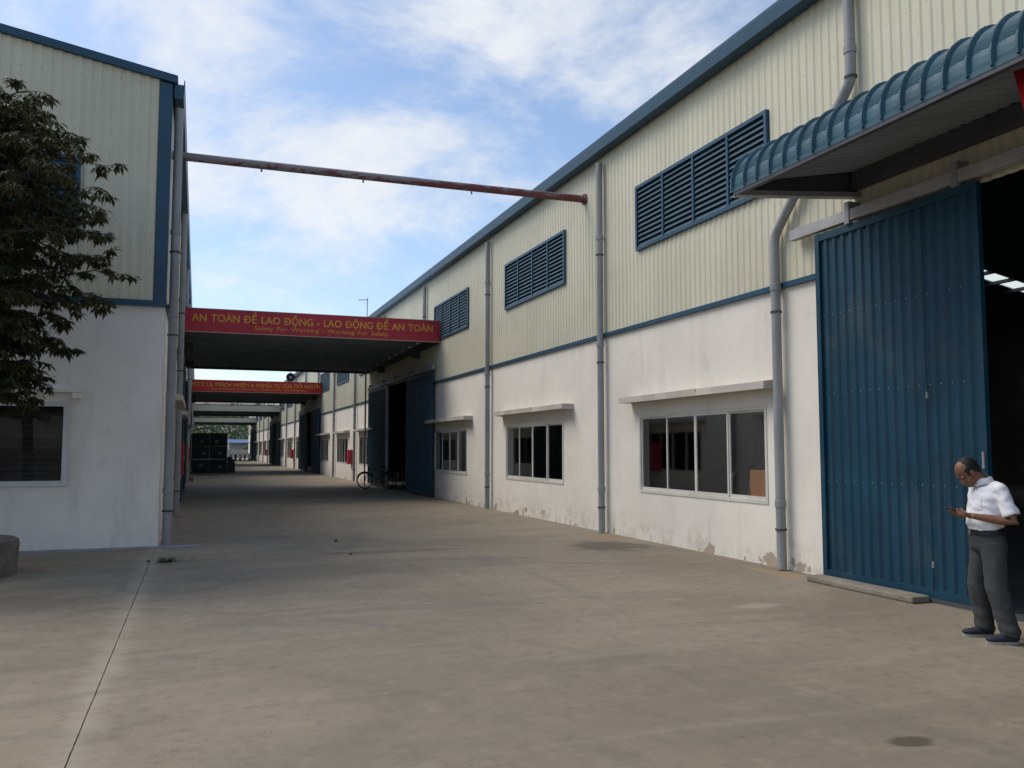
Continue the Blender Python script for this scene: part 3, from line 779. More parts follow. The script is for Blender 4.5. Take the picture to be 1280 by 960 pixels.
# ------------------------------------------------------------------ canopy over the near door
K = thing('door_canopy', 'blue ribbed bullnose canopy over the tall blue sliding door', 'canopy', (6.8, 4.8, 4.6))
KX0, KX1, KY0, KY1 = 5.86, XR - .005, .9, 8.42
arc = []
rr_ = .36
cz0 = 4.74
for i in range(13):
    t = R(-8 + 98 * i / 12)
    arc.append((KX0 + rr_ * (1 - math.cos(t)), cz0 + rr_ * math.sin(t) * 1.12, -math.cos(t), math.sin(t)))
xe, ze = arc[-1][0], arc[-1][1]
for i in range(1, 5):
    t = i / 4; arc.append((xe + (KX1 - xe) * t, ze + .13 * t, -.09, .99))
# fine crimp rings on the curved part: interleave points
sec = []
for i in range(len(arc) - 1):
    a, b = arc[i], arc[i+1]; sub = 4 if i < 12 else 1
    for j in range(sub):
        t = j / sub; p = [a[q] * (1 - t) + b[q] * t for q in range(4)]
        off = .0045 * (1 if j % 2 else -1) if 3 <= i < 9 else 0
        sec.append((p[0] + p[2] * off, p[1] + p[3] * off, p[2], p[3]))
sec.append(arc[-1])
SP = .235; cols = []
y = KY1
while y > KY0 - .01:
    for u, h_ in ((0, .0), (.01, .036), (.03, .04), (.042, 0), (.14, .008)): cols.append((y - u, h_))
    y -= SP
m = MB(); nrow = len(sec)
for y, h_ in cols:
    for (px, pz, nx, nz) in sec: m.v.append((px + nx * h_, y, pz + nz * h_))
for c in range(len(cols) - 1):
    for r_ in range(nrow - 1): m.f.append((c * nrow + r_, c * nrow + r_ + 1, (c + 1) * nrow + r_ + 1, (c + 1) * nrow + r_))
ks = m.build('roof_sheet', 'blue_canopy', K)
so_ = ks.modifiers.new('thick', 'SOLIDIFY'); so_.thickness = .004
# front angle, end frame, ceiling, beam at the wall
B(KX0 - .012, KX0 + .05, KY0, KY1 - .03, 4.615, 4.70).build('front_angle', 'dark_steel', K)
B(KX0 - .016, KX0 - .013, KY0, KY1 - .03, 4.655, 4.70).build('drip_flashing', 'blue_canopy', K)
MB().prism([(KX0 + .02, KY1 - .09, 4.64), (KX1 - .02, KY1 - .09, 4.80), (KX1 - .02, KY1 - .09, 5.18), (KX0 + .3, KY1 - .09, 5.08), (KX0 + .03, KY1 - .09, 4.80)], (0, .03, 0)).build('end_plate', 'dark_steel', K)
MB().prism([(KX0, KY1 - .13, 4.60), (KX1, KY1 - .13, 4.76), (KX1, KY1 - .13, 4.82), (KX0, KY1 - .13, 4.66)], (0, .12, 0)).build('end_rail', 'steel_grey', K)
m = MB(); ribs(m, KY0 + .02, KY1 - .15, 0, 1, lambda a, h, z: (KX0 + .06 + (KX1 - KX0 - .08) * z, a, 4.76 + .33 * z - h), .02); m.build('ceiling_sheet', 'purlin_grey', K)
B(KX1 - .16, KX1 - .03, KY0, KY1 - .14, 4.84, 5.04).build('wall_beam', 'dark_steel', K)
# red banner hanging below
m = MB(); n = 14
for i in range(n + 1):
    t = i / n; y = 4.98 - 2.6 * t; sag = .42 + .25 * math.sin(math.pi * min(1, t * 1.0))
    xw = 6.2 + .05 * math.sin(t * 17)
    m.v += [(xw, y, 4.73), (xw + .03 * math.sin(t * 11), y - .09, 4.73 - sag)]
for i in range(n): m.f.append((2 * i, 2 * i + 1, 2 * i + 3, 2 * i + 2))
bn = m.build('hanging_banner', 'banner_red', smooth=True); s2 = bn.modifiers.new('t', 'SOLIDIFY'); s2.thickness = .006
tag(bn, 'red cloth banner hanging under the blue door canopy', 'banner')

# ------------------------------------------------------------------ pipe across the alley
PP = thing('overhead_pipe', 'thin overhead pipe with flaking red paint crossing the alley', 'pipe', (3.5, 16.3, 6.8))
MB().tube([(XL + .02, 16.3, 6.93), (1.5, 16.3, 6.93), (4.5, 16.3, 6.935), (XR - .03, 16.3, 6.95)], .077, 16).build('pipe', 'flaking_red_pipe', PP, smooth=True)
m = MB(); m.tube([(XR - .06, 16.3, 6.95), (XR - .02, 16.3, 6.95)], .12, 18); m.build('flange', 'flaking_red_pipe', PP)
for x_ in (1.0, 2.9, 5.1): MB().tube([(x_, 16.3, 6.85), (x_, 16.3, 6.80)], .018, 8).build('stub', 'steel_grey', PP)
# mast on the warehouse roof
A = thing('roof_mast', 'thin metal mast with small crossbar on the roof edge', 'mast', (7.9, 42.8, 7.75))
MB().tube([(7.9, 42.8, 7.74), (7.9, 42.8, 9.25)], .022, 8).build('pole', 'steel_grey', A)
MB().tube([(7.45, 42.8, 9.12), (7.95, 42.8, 9.16)], .02, 6).build('crossbar', 'steel_grey', A)
# loudspeaker on second canopy
SPK = thing('loudspeaker', 'grey horn loudspeaker on a short pole above the fire protection sign', 'loudspeaker', (5.6, 57.35, 5.6))
m = MB(); m.lathe([(.27, 0), (.285, .01), (.27, .03), (.16, .12), (.09, .3), (.09, .42), (0, .43)], (0, 0, 0), 24); m.v = [(5.6 + a, 57.02 + c, 6.28 + b) for a, b, c in m.v]
m.build('horn', 'speaker_grey', SPK, smooth=True)
m = MB(); m.lathe([(0, .02), (.09, .04), (.1, .14), (0, .2)], (0, 0, 0), 16); m.v = [(5.6 + a, 57.02 + c, 6.28 + b) for a, b, c in m.v]; m.build('reflex_cone', 'steel_grey', SPK, smooth=True)
MB().tube([(5.6, 57.35, 5.58), (5.6, 57.35, 6.75)], .025, 8).build('pole', 'steel_grey', SPK)

# ------------------------------------------------------------------ wall cabinets
def cabinet(x, sg, y, z0, label, hh=.75, ww=.6):
    c = thing('fire_cabinet', label, 'cabinet', (x, y, z0), group='red fire cabinets on the alley walls')
    B(x - sg * .01, x + sg * .2, y - ww / 2, y + ww / 2, z0, z0 + hh).build('box', 'fire_red', c, bevel=.01)
    B(x + sg * .202, x + sg * .212, y - ww / 2 + .04, y + ww / 2 - .04, z0 + .04, z0 + hh - .04).build('door', 'fire_red', c)
    B(x + sg * .213, x + sg * .232, y - .15, y - .11, z0 + hh * .45, z0 + hh * .6).build('handle', 'steel_grey', c)
cabinet(XR, -1, bay(5) + .55, .85, 'red fire cabinet on the white wall just past the bicycle door')
cabinet(XR, -1, bay(9) + .6, .85, 'red fire cabinet on the white wall beyond the fire protection sign canopy')
cabinet(XR, -1, bay(13) + .6, .85, 'small far red fire cabinet on the wall near the parked motorbikes')
cabinet(XL, 1, 27.9, .85, 'tall red cabinet on the shaded wall beside the second downpipe', 1.0)
cabinet(XL, 1, bay(5) + 5.9, .85, 'red cabinet on the shaded wall near the green crates', .9)

# ------------------------------------------------------------------ bicycle
def bicycle(at, rotz, label, ident):
    b = thing('bicycle', label, 'bicycle', at, rotz)
    def wheel(x):
        tm = MB(); n = 32
        for rr2, th, nm in ((.325, .018, 'tyre'),):
            t_ = MB(); pts = [(x + rr2 * math.cos(2 * math.pi * i / n), 0, .343 + rr2 * math.sin(2 * math.pi * i / n)) for i in range(n + 1)]
            t_.tube(pts, th, 8, cap=False); ty = t_.build('wheel', 'rubber', b, local=True, smooth=True)
        WP[ty] = Vector()
        t_ = MB(); t_.tube([(x + .3 * math.cos(2 * math.pi * i / n), 0, .343 + .3 * math.sin(2 * math.pi * i / n)) for i in range(n + 1)], .01, 6, cap=False)
        t_.build('rim', 'chrome', ty, local=True)
        t_ = MB()
        for i in range(18):
            a = 2 * math.pi * i / 18; t_.tube([(x, .02 * (1 if i % 2 else -1), .343), (x + .3 * math.cos(a), 0, .343 + .3 * math.sin(a))], .0022, 4)
        t_.tube([(x, -.04, .343), (x, .04, .343)], .022, 10); t_.build('spokes', 'chrome', ty, local=True)
        t_ = MB(); t_.tube([(x + .36 * math.cos(R(a)), 0, .343 + .36 * math.sin(R(a))) for a in range(20, 170, 10)], .02, 6); t_.build('mudguard', 'bike_paint', b, local=True)
    wheel(-.52); wheel(.52)
    m = MB(); hd = (.36, 0, .82); bb = (-.07, 0, .29); st = (-.2, 0, .75)
    for p, q in ((hd, bb), (hd, st), (st, bb), (bb, (-.52, 0, .343)), (st, (-.52, 0, .343))): m.tube([p, q], .017, 8)
    m.build('frame', 'bike_paint', b, local=True)
    m = MB(); m.tube([(.33, 0, .95), (.4, 0, .68), (.52, 0, .343)], .015, 8); m.build('fork', 'bike_paint', b, local=True)
    m = MB(); m.tube([(.24, -.28, .99), (.34, -.2, 1.0), (.36, 0, .97), (.34, .2, 1.0), (.24, .28, .99)], .013, 8); m.build('handlebar', 'chrome', b, local=True, smooth=True)
    m = MB(); m.tube([(st[0], 0, st[2]), (-.22, 0, .86)], .013, 8); m.build('seat_post', 'chrome', b, local=True)
    m = MB(); m.ell((-.25, 0, .88), (.14, .09, .035)); m.ell((-.13, 0, .885), (.1, .035, .025)); m.build('saddle', 'rubber', b, local=True, smooth=True)
    m = MB(); m.tube([(-.07, -.05, .29), (-.07, .05, .29)], .085, 16); m.tube([(-.07, .06, .29), (.06, .09, .2)], .012, 6); m.tube([(-.07, -.06, .29), (-.2, -.09, .38)], .012, 6); m.build('crank', 'chrome', b, local=True)
    m = MB(); m.box(.06 - .045, .06 + .045, .08, .14, .185, .205); m.box(-.2 - .045, -.2 + .045, -.14, -.08, .375, .395); m.build('pedal', 'rubber', b, local=True)
    m = MB(); m.box(-.68, -.36, -.06, .06, .72, .735); m.tube([(-.52, .06, .343), (-.6, .05, .72)], .006, 5); m.tube([(-.52, -.06, .343), (-.6, -.05, .72)], .006, 5); m.build('rack', 'bike_paint', b, local=True)
    m = MB(); m.tube([(-.4, .05, .33), (-.42, .2, .0)], .009, 6); m.build('kickstand', 'chrome', b, local=True)
bicycle((7.0, 35.25, 0), R(152), 'black bicycle with its front wheel out of the shade below the near canopy', 1)
bicycle((7.95, 34.0, 0), R(118), 'second dark bicycle standing inside the shaded doorway below the near canopy', 2)
# thin post by the canopy edge
tag(MB().tube([(7.1, 38.6, 0), (7.1, 38.6, 5.25)], .035, 10).build('support_post', 'steel_grey'), 'thin grey post standing between bicycle and wall under canopy edge', 'post')

# ------------------------------------------------------------------ stacked crates far down the alley
def crate(x, y, z, label, wd=1.16, h=.91):
    c = thing('storage_crate', label, 'crate', (x, y, z), group='dark green crates stacked in the alley')
    d = 1.0; m = MB(); m.box(x - wd / 2 + .03, x + wd / 2 - .03, y - d / 2 + .03, y + d / 2 - .03, z + .012, z + h + .002); m.build('body', 'crate_green', c)
    m = MB()
    for sx in (-1, 1):
        for sy in (-1, 1): m.box(x + sx * (wd / 2 - .06), x + sx * wd / 2, y + sy * (d / 2 - .06), y + sy * d / 2, z, z + h)
    m.build('posts', 'crate_green', c)
    m = MB()
    for zz_ in (.1, .5, h - .06): m.box(x - wd / 2 + .06, x + wd / 2 - .06, y - d / 2, y - d / 2 + .03, z + zz_, z + zz_ + .055)
    m.build('rail', 'crate_green', c)
    lx = x + random.uniform(-.25, .25); lz = random.uniform(-.05, .15)
    B(lx - .12, lx + .12, y - d / 2 - .008, y - d / 2 - .001, z + .28 + lz, z + .44 + lz).build('label_plate', 'label_paper', c)
cw = ['left', 'right']
pos = {(0, 0): 'bottom dark green crate beside the shaded wall', (0, 1): 'middle dark green crate of the stack beside the shaded wall', (0, 2): 'top dark green crate under the black tarpaulin beside the shaded wall',
       (1, 0): 'bottom dark green crate beside the low dark box', (1, 1): 'middle dark green crate of the stack over the low dark box side', (1, 2): 'top dark green crate of the stack away from the wall'}
for i in range(2):
    for j in range(3): crate(.24 + i * 1.18, 63.9, j * .915, pos[(i, j)])
m = MB(); nx, ny = 14, 8
for i in range(nx + 1):
    for j in range(ny + 1):
        u = i / nx; v = j / ny; hgt = .36 * math.sin(math.pi * min(1, max(0, u * 1.02))) ** .5 * (1 - .3 * abs(v - .5)) + .05 * noise.noise(Vector((u * 5, v * 4, 1)))
        m.v.append((-.32 + 1.6 * u, 63.42 + .95 * v, 2.75 + max(0, hgt)))
for i in range(nx):
    for j in range(ny): a = i * (ny + 1) + j; m.f.append((a, a + ny + 1, a + ny + 2, a + 1))
tb = m.build('tarpaulin', 'tarp', smooth=True); tb.modifiers.new('s', 'SOLIDIFY').thickness = .012
tag(tb, 'black tarpaulin heaped on top of the dark green crates', 'tarpaulin')
LBX = thing('low_box', 'low dark box standing beside the stack of green crates', 'box', (2.28, 63.7, 0))
B(2.03, 2.55, 63.4, 64.1, 0, .68).build('body', 'tarp', LBX, bevel=.02); B(2.01, 2.57, 63.38, 64.12, .682, .74).build('lid', 'tarp', LBX, bevel=.01)
m = MB(); m.ell((2.2, 63.75, .92), (.2, .18, .2)); m.ell((2.35, 63.8, .84), (.16, .16, .12)); tag(m.build('blue_bag', 'bag_blue', smooth=True), 'blue bag lying on the low dark box', 'bag')
tag(B(-.55 + .2, -.12, 46.6, 47.3, 0, .3).build('concrete_block', 'raw_concrete', bevel=.02), 'dark concrete block at the foot of the shaded wall', 'block')

# ------------------------------------------------------------------ far motorbikes
def motorbike(at, rz_, label, pale):
    b = thing('motorbike', label, 'motorbike', at, rz_, 'motorbikes parked under the farthest canopy')
    for x in (-.6, .6):
        n = 18; m = MB(); m.tube([(x + .24 * math.cos(2 * math.pi * i / n), 0, .29 + .24 * math.sin(2 * math.pi * i / n)) for i in range(n + 1)], .045, 6, cap=False); m.tube([(x, -.05, .29), (x, .05, .29)], .1, 10)
        m.build('wheel', 'rubber', b, local=True)
    m = MB(); m.ell((-.15, 0, .5), (.45, .15, .2)); m.ell((.3, 0, .42), (.3, .12, .1)); m.tube([(.35, 0, .45), (.5, 0, .95)], .11, 10); m.build('body', 'moto_pale' if pale else 'moto_dark', b, local=True, smooth=True)
    m = MB(); m.ell((-.28, 0, .76), (.42, .14, .07)); m.build('seat', 'rubber', b, local=True, smooth=True)
    m = MB(); m.tube([(.4, -.33, 1.05), (.52, -.1, 1.02), (.52, .1, 1.02), (.4, .33, 1.05)], .02, 6); m.tube([(.5, 0, 1.0), (.6, 0, .3)], .035, 6); m.build('handlebar', 'moto_dark', b, local=True)
    m = MB(); m.ell((.55, 0, .96), (.1, .12, .1)); m.build('headlight', 'moto_pale', b, local=True, smooth=True)
ml = ['pale parked motorbike at the wall end of the far row', 'dark parked motorbike second from the wall in the far row', 'pale parked motorbike in the middle of the far row', 'dark parked motorbike second from the open end of the far row', 'pale parked motorbike at the open end of the far row']
for i in range(5): motorbike((6.6 - i * .58, 119.5 + .2 * (i % 2), 0), R(-100 + 8 * (i % 3)), ml[i], i % 2 == 0)

# ------------------------------------------------------------------ far end: wall, shed, wooded slope
tag(B(-30, 60, 168, 168.3, 0, 1.55).build('boundary_wall', 'far_wall'), 'low grey boundary wall closing the far end of the alley', 'wall')
SH = thing('shed', 'blue roofed shed behind the far boundary wall', 'shed', (10, 185, 0))
B(6.2, 16, 186, 192, 0, 2.9).build('wall', 'far_wall', SH)
MB().prism([(5.6, 184.6, 2.8), (16.5, 184.6, 2.8), (16.5, 188.5, 3.5), (5.6, 188.5, 3.5)], (0, .0, .1)).build('roof', 'shed_blue', SH)
m = MB(); nx, ny = 40, 12
for i in range(nx + 1):
    for j in range(ny + 1):
        x_ = -120 + 300 * i / nx; y_ = 195 + 220 * j / ny
        m.v.append((x_, y_, -.1 + 24 * (j / ny) ** 1.1 * (1 + .3 * noise.noise(Vector((x_ * .02, y_ * .01, 3))))))
for i in range(nx):
    for j in range(ny): a = i * (ny + 1) + j; m.f.append((a, a + ny + 1, a + ny + 2, a + 1))
tag(m.build('hill', 'earth', smooth=True), kind='structure')
m = MB(); rnd = random.Random(3)
for c in range(370):
    x_ = rnd.uniform(-25, 60); y_ = rnd.uniform(196, 330); gz_ = 24 * ((y_ - 195) / 220) ** 1.1
    r_ = rnd.uniform(1.3, 2.8); hz = gz_ + r_ * 1.0
    if c >= 330: x_ = rnd.uniform(-4, 22); y_ = rnd.uniform(172, 180); r_ = rnd.uniform(.8, 1.15); hz = rnd.uniform(.9, 1.4)
    for l in range(70):
        d = Vector((rnd.gauss(0, 1), rnd.gauss(0, 1), rnd.gauss(0, 1))).normalized() * r_ * rnd.uniform(.55, 1.05)
        p = Vector((x_, y_, hz)) + Vector((d.x, d.y, d.z * .85)); a = Vector((rnd.gauss(0, 1), rnd.gauss(0, 1), rnd.gauss(0, .6))).normalized() * .42; b_ = a.cross(Vector((rnd.gauss(0, 1), rnd.gauss(0, 1), rnd.gauss(0, 1)))).normalized() * .3
        m.quad(p - a, p - b_, p + a, p + b_)
tag(m.build('far_wood', 'far_leaf'), 'green wooded slope beyond the far end of the alley', 'woodland', kind='stuff')

# ------------------------------------------------------------------ board and chair inside the near window
tag(B(8.0, 8.04, 10.45, 11.2, .3, 1.33).build('partition_board', 'orange_board', bevel=.03), 'orange board standing behind the glass of the nearest ledge window', 'board')
CH = thing('office_chair', 'dark office chair with chrome arm behind the window glass beside the orange board', 'chair', (8.75, 12.25, 0))
B(8.5, 9.0, 12.0, 12.5, .45, .53).build('seat', 'tarp', CH, bevel=.02); B(8.98, 9.04, 12.0, 12.5, .6, 1.1).build('backrest', 'tarp', CH, bevel=.02)
MB().tube([(8.75, 12.25, 0), (8.75, 12.25, .46)], .03, 8).build('post', 'chrome', CH); m = MB()
for i in range(5): a = 2 * math.pi * i / 5; m.tube([(8.75, 12.25, .1), (8.75 + .28 * math.cos(a), 12.25 + .28 * math.sin(a), .03)], .02, 6)
m.build('foot', 'dark_steel', CH)
for y in (11.98, 12.52): MB().tube([(8.55, y, .5), (8.5, y, .8), (8.6, y, 1.2), (8.85, y, 1.42), (9.0, y, 1.4)], .014, 8).build('arm', 'chrome', CH, smooth=True)

# ------------------------------------------------------------------ planter and tree
TX, TY = -2.98, 13.05
m = MB(); m.lathe([(.78, -.01), (.8, .4), (.79, .45), (.74, .475), (.62, .475), (.58, .44), (.58, .3), (0, .31)], (TX, TY, 0), 40)
rj = random.Random(2)
m.v = [(x + .012 * noise.noise(Vector((x * 4, y * 4, z * 4))), y + .012 * noise.noise(Vector((x * 4, y * 4, z * 4 + 9))), z) for x, y, z in m.v]
tag(m.build('tree_planter', 'planter_concrete', smooth=True), 'round dark concrete planter ring at the foot of the tree', 'planter')
T = thing('broadleaf_tree', 'dark leafed tree with drooping leaf fingers standing before the shaded gable', 'tree', (TX, TY, .3))
rt = random.Random(11)
tr = MB(); tr.tube([(TX, TY, .28), (TX + .03, TY, 1.4), (TX - .05, TY + .05, 3.0), (TX - .02, TY, 4.8), (TX + .05, TY - .05, 6.3)], [.12, .1, .085, .06, .025], 10)
lv = MB()
def leaf(p, d, ln, wd):
    d = d.normalized(); side = d.cross(Vector((0, 0, 1)))
    if side.length < .05: side = Vector((1, 0, 0))
    side.normalize(); up = side.cross(d)
    mid = p + d * ln * .5 + Vector((0, 0, -.01)); tip = p + d * ln + Vector((0, 0, -.22 * ln))
    a, b = mid + side * wd / 2 + up * .008, mid - side * wd / 2 + up * .008
    lv.add([p, a, tip, b, mid], [(0, 4, 1), (1, 4, 2), (0, 3, 4), (3, 2, 4)])
def whorl(p, d, n):
    for i in range(n):
        a = 2 * math.pi * (i + rt.random() * .6) / n
        v = Vector((math.cos(a), math.sin(a), rt.uniform(-1.0, -.15))) * .8 + d * rt.uniform(.1, .7)
        leaf(p + Vector((rt.gauss(0, .012), rt.gauss(0, .012), rt.gauss(0, .012))), v, rt.uniform(.09, .155), rt.uniform(.038, .06))
def prof(z):
    P = ((1.6, .55), (2.2, .75), (3.0, 1.35), (4.0, 1.95), (5.2, 2.3), (5.9, 2.2), (6.4, 1.6), (6.9, .5))
    for (a, r0), (b, r1) in zip(P, P[1:]):
        if a <= z <= b: return r0 + (r1 - r0) * (z - a) / (b - a)
    return .3
nb = 128
for i in range(nb):
    z0 = 2.2 + 4.05 * (i + rt.random()) / nb; az = i * 2.39996 + rt.uniform(-.3, .3)
    L_ = prof(min(6.85, z0 + .35)) * rt.uniform(.55, .9)
    dr = Vector((math.cos(az), math.sin(az), 0)); pts = []; side = Vector((-math.sin(az), math.cos(az), 0)); wob = rt.uniform(-.25, .25)
    for j in range(9):
        t = j / 8; pts.append(Vector((TX, TY, z0)) + dr * L_ * t + side * wob * t * t * L_ + Vector((0, 0, .75 * t - .52 * t * t * (1 + .4 * rt.random()))) * (.35 + .25 * L_))
    tr.tube(pts, [.022 * (1 - .85 * q / 8) + .003 for q in range(9)], 5)
    for j in range(2, 9):
        for q in range(2 if j < 8 else 1):
            p = pts[j]; d = (pts[j] - pts[j-1]).normalized()
            ln = rt.uniform(.16, .48) * (1 - .35 * j / 8)
            dd = (d * rt.uniform(.3, .9) + side * rt.uniform(.4, 1) * (1 if (q + j) % 2 else -1) + Vector((0, 0, rt.uniform(-.15, .3)))).normalized()
            e = p + dd * ln + Vector((0, 0, -.12 * ln)); mid = p + dd * ln * .5 + Vector((0, 0, .02))
            tr.tube([p, mid, e], [.006, .005, .003], 4, cap=False)
            nw = 3
            for k in range(nw): whorl(mid.lerp(e, (k + .2) / (nw - .8)), dd, rt.choice((6, 7, 8, 9)))
    whorl(pts[-1], dr, 9)
tr.build('trunk', 'bark', T, smooth=True)
tag(lv.build('crown', 'tree_leaf', T), kind='stuff')

# ------------------------------------------------------------------ small things on the yard
rs = random.Random(5); m = MB()
for i in range(70):
    a = rs.uniform(0, 6.28); r_ = rs.uniform(0, .13); p = Vector((-.36 + r_ * math.cos(a) * 1.3, 13.65 + r_ * math.sin(a) * .8, .0)); d = Vector((math.cos(a) * .6, math.sin(a) * .6, rs.uniform(.3, 1))).normalized()
    s_ = d.cross(Vector((0, 0, 1))).normalized() * .01; l_ = rs.uniform(.04, .1)
    m.quad(p - s_, p + s_, p + d * l_ + s_ * .6 - Vector((0, 0, .01)), p + d * l_ - s_ * .6 - Vector((0, 0, .01)))
tag(m.build('weed_tuft', 'weed_green', at=(-.36, 13.65, 0)), 'small green weed tuft growing by the slab joint at the gable corner', 'weed')
pebl = ['small dark pebble beside the weed tuft', 'dark pebble in mid yard straight in from the pipe', 'dark pebble near the drain cover']
for (x, y, r_), lb in zip(((-.62, 13.75, .03), (2.37, 15.6, .035), (2.3, 13.6, .028)), pebl):
    m = MB(); m.ell((x, y, r_ * .5), (r_, r_ * .8, r_ * .62), n=9, m=6); m.v = [(a + .2 * r_ * noise.noise(Vector((a * 40, b * 40, c * 40))), b, max(c, -.002)) for a, b, c in m.v]
    tag(m.build('pebble', 'stone', smooth=True), lb, 'pebble')
DC = thing('drain_cover', 'flush concrete drain cover with paired lifting slots near the gable corner', 'drain cover', (.45, 14.0, 0))
for i in range(3):
    x0 = -.2 + i * .44
    B(x0, x0 + .425, 13.72, 14.28, -.01, .005).build('cover_slab', 'yard_concrete', DC)
    m = MB(); m.box(x0 + .16, x0 + .24, 13.84, 13.865, .0055, .0065); m.box(x0 + .16, x0 + .24, 14.13, 14.155, .0055, .0065); m.build('slot', 'joint_dirt', DC)

# ------------------------------------------------------------------ the man with the phone
MAN = thing('person', 'man in white short sleeved shirt and grey trousers looking down at his phone', 'person', (6.515, 5.66, 0), R(-113.7))
def P3(l, f, z): return Vector((l, -f, z))
def remesh(mb, name, mtl, voxel, smooth=6, parent=MAN, fold=None):
    me = mb.mesh('tmp'); bm = bmesh.new(); bm.from_mesh(me); bmesh.ops.remove_doubles(bm, verts=bm.verts, dist=1e-5); bmesh.ops.recalc_face_normals(bm, faces=bm.faces); bm.to_mesh(me); bm.free()
    o = bpy.data.objects.new('tmp', me); COL.objects.link(o)
    r = o.modifiers.new('r', 'REMESH'); r.mode = 'VOXEL'; r.voxel_size = voxel
    s_ = o.modifiers.new('s', 'SMOOTH'); s_.factor = .5; s_.iterations = smooth
    bpy.context.view_layer.update(); dg = bpy.context.evaluated_depsgraph_get()
    e = bpy.data.meshes.new_from_object(o.evaluated_get(dg)); bpy.data.objects.remove(o)
    if fold:
        nv = [(v.co.copy(), v.normal.copy()) for v in e.vertices]
        for v, (c, n_) in zip(e.vertices, nv): v.co = c + n_ * fold(c)
    e.name = name; e.materials.clear(); e.materials.append(MATS[mtl])
    for p in e.polygons: p.use_smooth = True
    ob = bpy.data.objects.new(name, e); COL.objects.link(ob); ob.parent = parent; WP[ob] = Vector(); return ob
def limb(mb, pts, rs_, n=14, sq=None):
    mb.tube(pts, rs_, n, sq=sq)
    mb.ell(pts[0], (rs_[0],) * 3, n=12, m=8); mb.ell(pts[-1], (rs_[-1],) * 3, n=12, m=8)
# --- body (skin): head, neck, trunk, arms, hands, legs
HC = P3(0, .175, 1.445); HT = Euler((R(45), 0, R(6)), 'XYZ').to_matrix()     # head tilt forward
def hp(l, f, z): return HC + HT @ Vector((l, -f, z))
b = MB()
b.ell(hp(0, -.012, .028), (.073, .094, .088), HT, 20, 14)          # cranium
b.ell(hp(0, .03, -.045), (.055, .06, .075), HT, 18, 12)            # face
b.ell(hp(0, .055, -.098), (.03, .03, .022), HT)                     # chin
b.ell(hp(0, .088, -.035), (.011, .02, .024), HT, 10, 8)             # nose
b.ell(hp(0, .098, -.05), (.016, .012, .01), HT, 10, 8)
for sx in (-1, 1):
    b.ell(hp(sx * .074, -.005, -.012), (.009, .02, .033), HT, 10, 8)      # ear
    b.ell(hp(sx * .03, .078, .012), (.02, .012, .008), HT, 10, 8)         # brow
    b.ell(hp(sx * .042, .055, -.05), (.018, .02, .02), HT, 10, 8)         # cheek
b.ell(hp(0, .083, -.072), (.02, .01, .007), HT, 10, 8); b.ell(hp(0, .08, -.083), (.018, .01, .007), HT, 10, 8)
limb(b, [P3(0, .01, 1.31), P3(0, .055, 1.38), hp(0, -.03, -.03)], [.062, .056, .055])
b.tube([P3(0, .02, .96), P3(0, .02, 1.1), P3(0, .0, 1.25), P3(0, .0, 1.31)], [.1, .11, .105, .07], 16, sq=[(1.2, .75)] * 4)
SHL, ELL_, WRL = P3(.185, -.01, 1.305), P3(.262, -.08, 1.03), P3(.15, .205, 1.075)
SHR, ELR, WRR = P3(-.185, .02, 1.305), P3(-.265, -.03, 1.03), P3(-.12, .205, 1.07)
limb(b, [SHL, SHL.lerp(ELL_, .5), ELL_, ELL_.lerp(WRL, .35), WRL], [.05, .046, .038, .039, .026])
limb(b, [SHR, SHR.lerp(ELR, .5), ELR, ELR.lerp(WRR, .35), WRR], [.05, .046, .038, .039, .026])
def hand(wr, fwd, palm_n, thumb_dir, curl):
    """palm plus five fingers: fwd = direction of fingers, palm_n = direction the palm faces"""
    fwd = fwd.normalized(); palm_n = (palm_n - fwd * palm_n.dot(fwd)).normalized(); sd_ = fwd.cross(palm_n).normalized()
    if sd_.dot(thumb_dir) < 0: sd_ = -sd_
    rot = Matrix((sd_, fwd, palm_n)).transposed()
    limb(b, [wr - fwd * .01, wr + fwd * .03], [.026, .026])
    b.ell(wr + fwd * .05, (.04, .05, .017), rot, 14, 10)
    for i, (o_, ln) in enumerate(((.028, .068), (.010, .075), (-.009, .07), (-.027, .055))):
        p0 = wr + fwd * .075 + sd_ * o_; dirs = []; ang = 0; p = p0; pts = [wr + fwd * .05 + sd_ * o_ * .8, p0]
        for q in range(3):
            ang += curl * (1 + .1 * i); d = fwd * math.cos(ang) + palm_n * math.sin(ang)
            p = p + d * ln * (.45, .3, .25)[q]; pts.append(p.copy())
        limb(b, pts, [.01, .0095, .009, .0085, .0072], 9)
    t0 = wr + fwd * .025 + sd_ * .028
    td = (sd_ * .7 + fwd * .6 + palm_n * .35).normalized(); t1 = t0 + td * .038; t2 = t1 + (fwd * .75 + palm_n * .6 - sd_ * .15).normalized() * .034; t3 = t2 + (fwd * .8 + palm_n * .4 - sd_ * .35).normalized() * .026
    limb(b, [t0, t1, t2, t3], [.014, .0115, .0105, .008], 9)
PH = P3(.012, .345, 1.098)
hand(WRL, P3(.035, .33, 1.09) - WRL, Vector((-.25, 0, 1)), P3(.1, 0, .2), .33)
hand(WRR, P3(-.02, .33, 1.085) - WRR, Vector((.35, 0, 1)), P3(-.1, 0, .2), .33)
HIPL, KNL, ANL = P3(.085, .02, .86), P3(.125, .025, .46), P3(.15, -.06, .09)
HIPR, KNR, ANR = P3(-.085, .02, .86), P3(-.12, .06, .46), P3(-.15, .0, .09)
for h_, k_, a_ in ((HIPL, KNL, ANL), (HIPR, KNR, ANR)): limb(b, [P3(0, .02, 1.0), h_, k_, a_], [.05, .045, .04, .032])
body = remesh(b, 'body', 'skin', .0045, 3)
